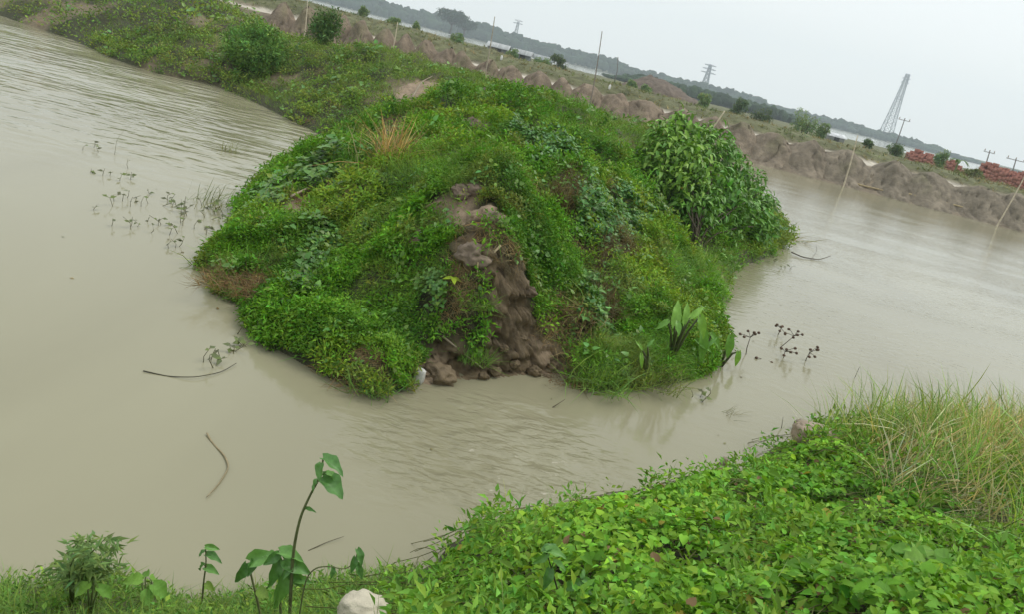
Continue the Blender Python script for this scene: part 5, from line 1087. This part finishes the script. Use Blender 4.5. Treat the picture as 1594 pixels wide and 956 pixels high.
reed_tuft(335, 318, 110, .55, 'tuft of pale reeds standing in the left pond', (.25, 0, 1), .24); reed_tuft(353, 234, 60, .35, 'small round reed tuft further out in the left pond', (0, 0, 1), .13, (.2, .22, .06)); reed_tuft(1225, 372, 34, .9, 'thin pale reeds bending over the right channel', (.9, -.1, .7), .2, (.30, .28, .13)); reed_tuft(1132, 645, 40, .25, 'sparse brown floating tuft in the narrow channel', (.5, -.1, .6), .07, (.20, .19, .09))
for pts, zs_, r_, lb, c_ in (([(223, 578), (262, 587), (305, 588), (345, 580), (368, 566)], (.01, .0, .03, .01, .02), .010, 'long dark curved twig floating in the left pond', (.08, .075, .05)), ([(322, 675), (330, 690), (350, 710), (357, 728), (340, 755), (322, 774)], (.015, .0, .01, .015, .01, .015), .014, 'pale bent branch floating in the open left pond', (.30, .25, .15)), ([(178, 242), (182, 215), (205, 190)], (-.02, .25, .42), .008, 'single curved reed stem in the rippled water', (.20, .19, .13)),
                         ([(1232, 392), (1250, 400), (1275, 404), (1293, 398)], (.05, .03, .02, .12), .03, 'dark dead branch lying in the right channel', (.10, .085, .065)), ([(1262, 404), (1272, 390), (1270, 380)], (.0, .2, .3), .012, 'upright dead twig beside the dark branch', (.10, .085, .065)), ([(860, 635), (868, 630), (880, 622)], (.0, .04, .06), .010, 'small drowned twig before the gully', (.12, .10, .07)), ([(190, 74), (212, 80)], (.03, .03), .03, 'pale stick floating along the left shore', (.45, .40, .30)), ([(1330, 590), (1338, 572)], (-.02, .2), .008, 'lone thin twig in the right channel', (.12, .11, .08)), ([(480, 858), (508, 845), (535, 836)], (.0, .01, .02), .006, 'thin dark straw floating behind the tallest sapling', (.12, .11, .07))):
    stick(pts, r_ * .6, lb, c_, None, 0, 'drift_twig', 'twig', zs_)
sc = Plants(); n = 260; x = rng.uniform(-7, 6, n); y = rng.uniform(4.8, 20, n); k = (signed_dist(x, y, SHORE) < -.05) & (signed_dist(x, y, NSHORE) < -.05); dd = np.minimum(-signed_dist(x, y, SHORE), -signed_dist(x, y, NSHORE)); k &= rng.random(n) < np.exp(-dd / .8) + .06
x, y = x[k], y[k]; n = len(x); sc.scatter([(*leaf_tiny(w_, .03, 0), np.ones((4, 3))) for w_ in (.15, .4, .6)], np.stack([x, y, np.full(n, .006)], 1), fr(np.array([0, 0, 1]) + rng.normal(0, .05, (n, 3)), rng.uniform(0, 6.28, n)), rng.uniform(.02, .07, n), jitter_col((.17, .15, .07), n, .4))
tag(sc.build('floating_scraps', M_straw), 'bits of leaf and straw floating along the shores', None, kind='stuff')
wat = lambda x, y: np.zeros_like(np.asarray(x, float))
rag(175, 80, (.26, .2, .22), 'cream coloured foam lump floating along the left shore', 'foam_lump', 'litter', wat, (.66, .60, .45), 23, .9, 0)
tag(rag(780, 93, (.09, .08, .2), 'white litter', 'white_bag', 'bag', far_h, (.75, .75, .73), 26, 1.0, .1), 'white bag on the far track below the tin huts', 'bag')
tag(rag(948, 139, (.09, .08, .2), 'white litter', 'white_bag', 'bag', far_h, (.75, .75, .73), 28, 1.0, .1), 'white bag on the far track by the tallest pole', 'bag')

# ================================================================== HAZE
m, n, l, p = newmat('river_haze'); n.remove(p); pv = n.new('ShaderNodeVolumePrincipled'); pv.inputs['Color'].default_value = (.80, .91, 1.0, 1); pv.inputs['Density'].default_value = .0005; pv.inputs['Anisotropy'].default_value = .1
l.new(pv.outputs[0], n['Material Output'].inputs['Volume'])
g = Geo(); g.box((-1500, -80, -3), (1500, 1420, 112)); tag(g.build('haze', m, None, False), 'thin grey river haze over the whole place', None, kind='stuff')
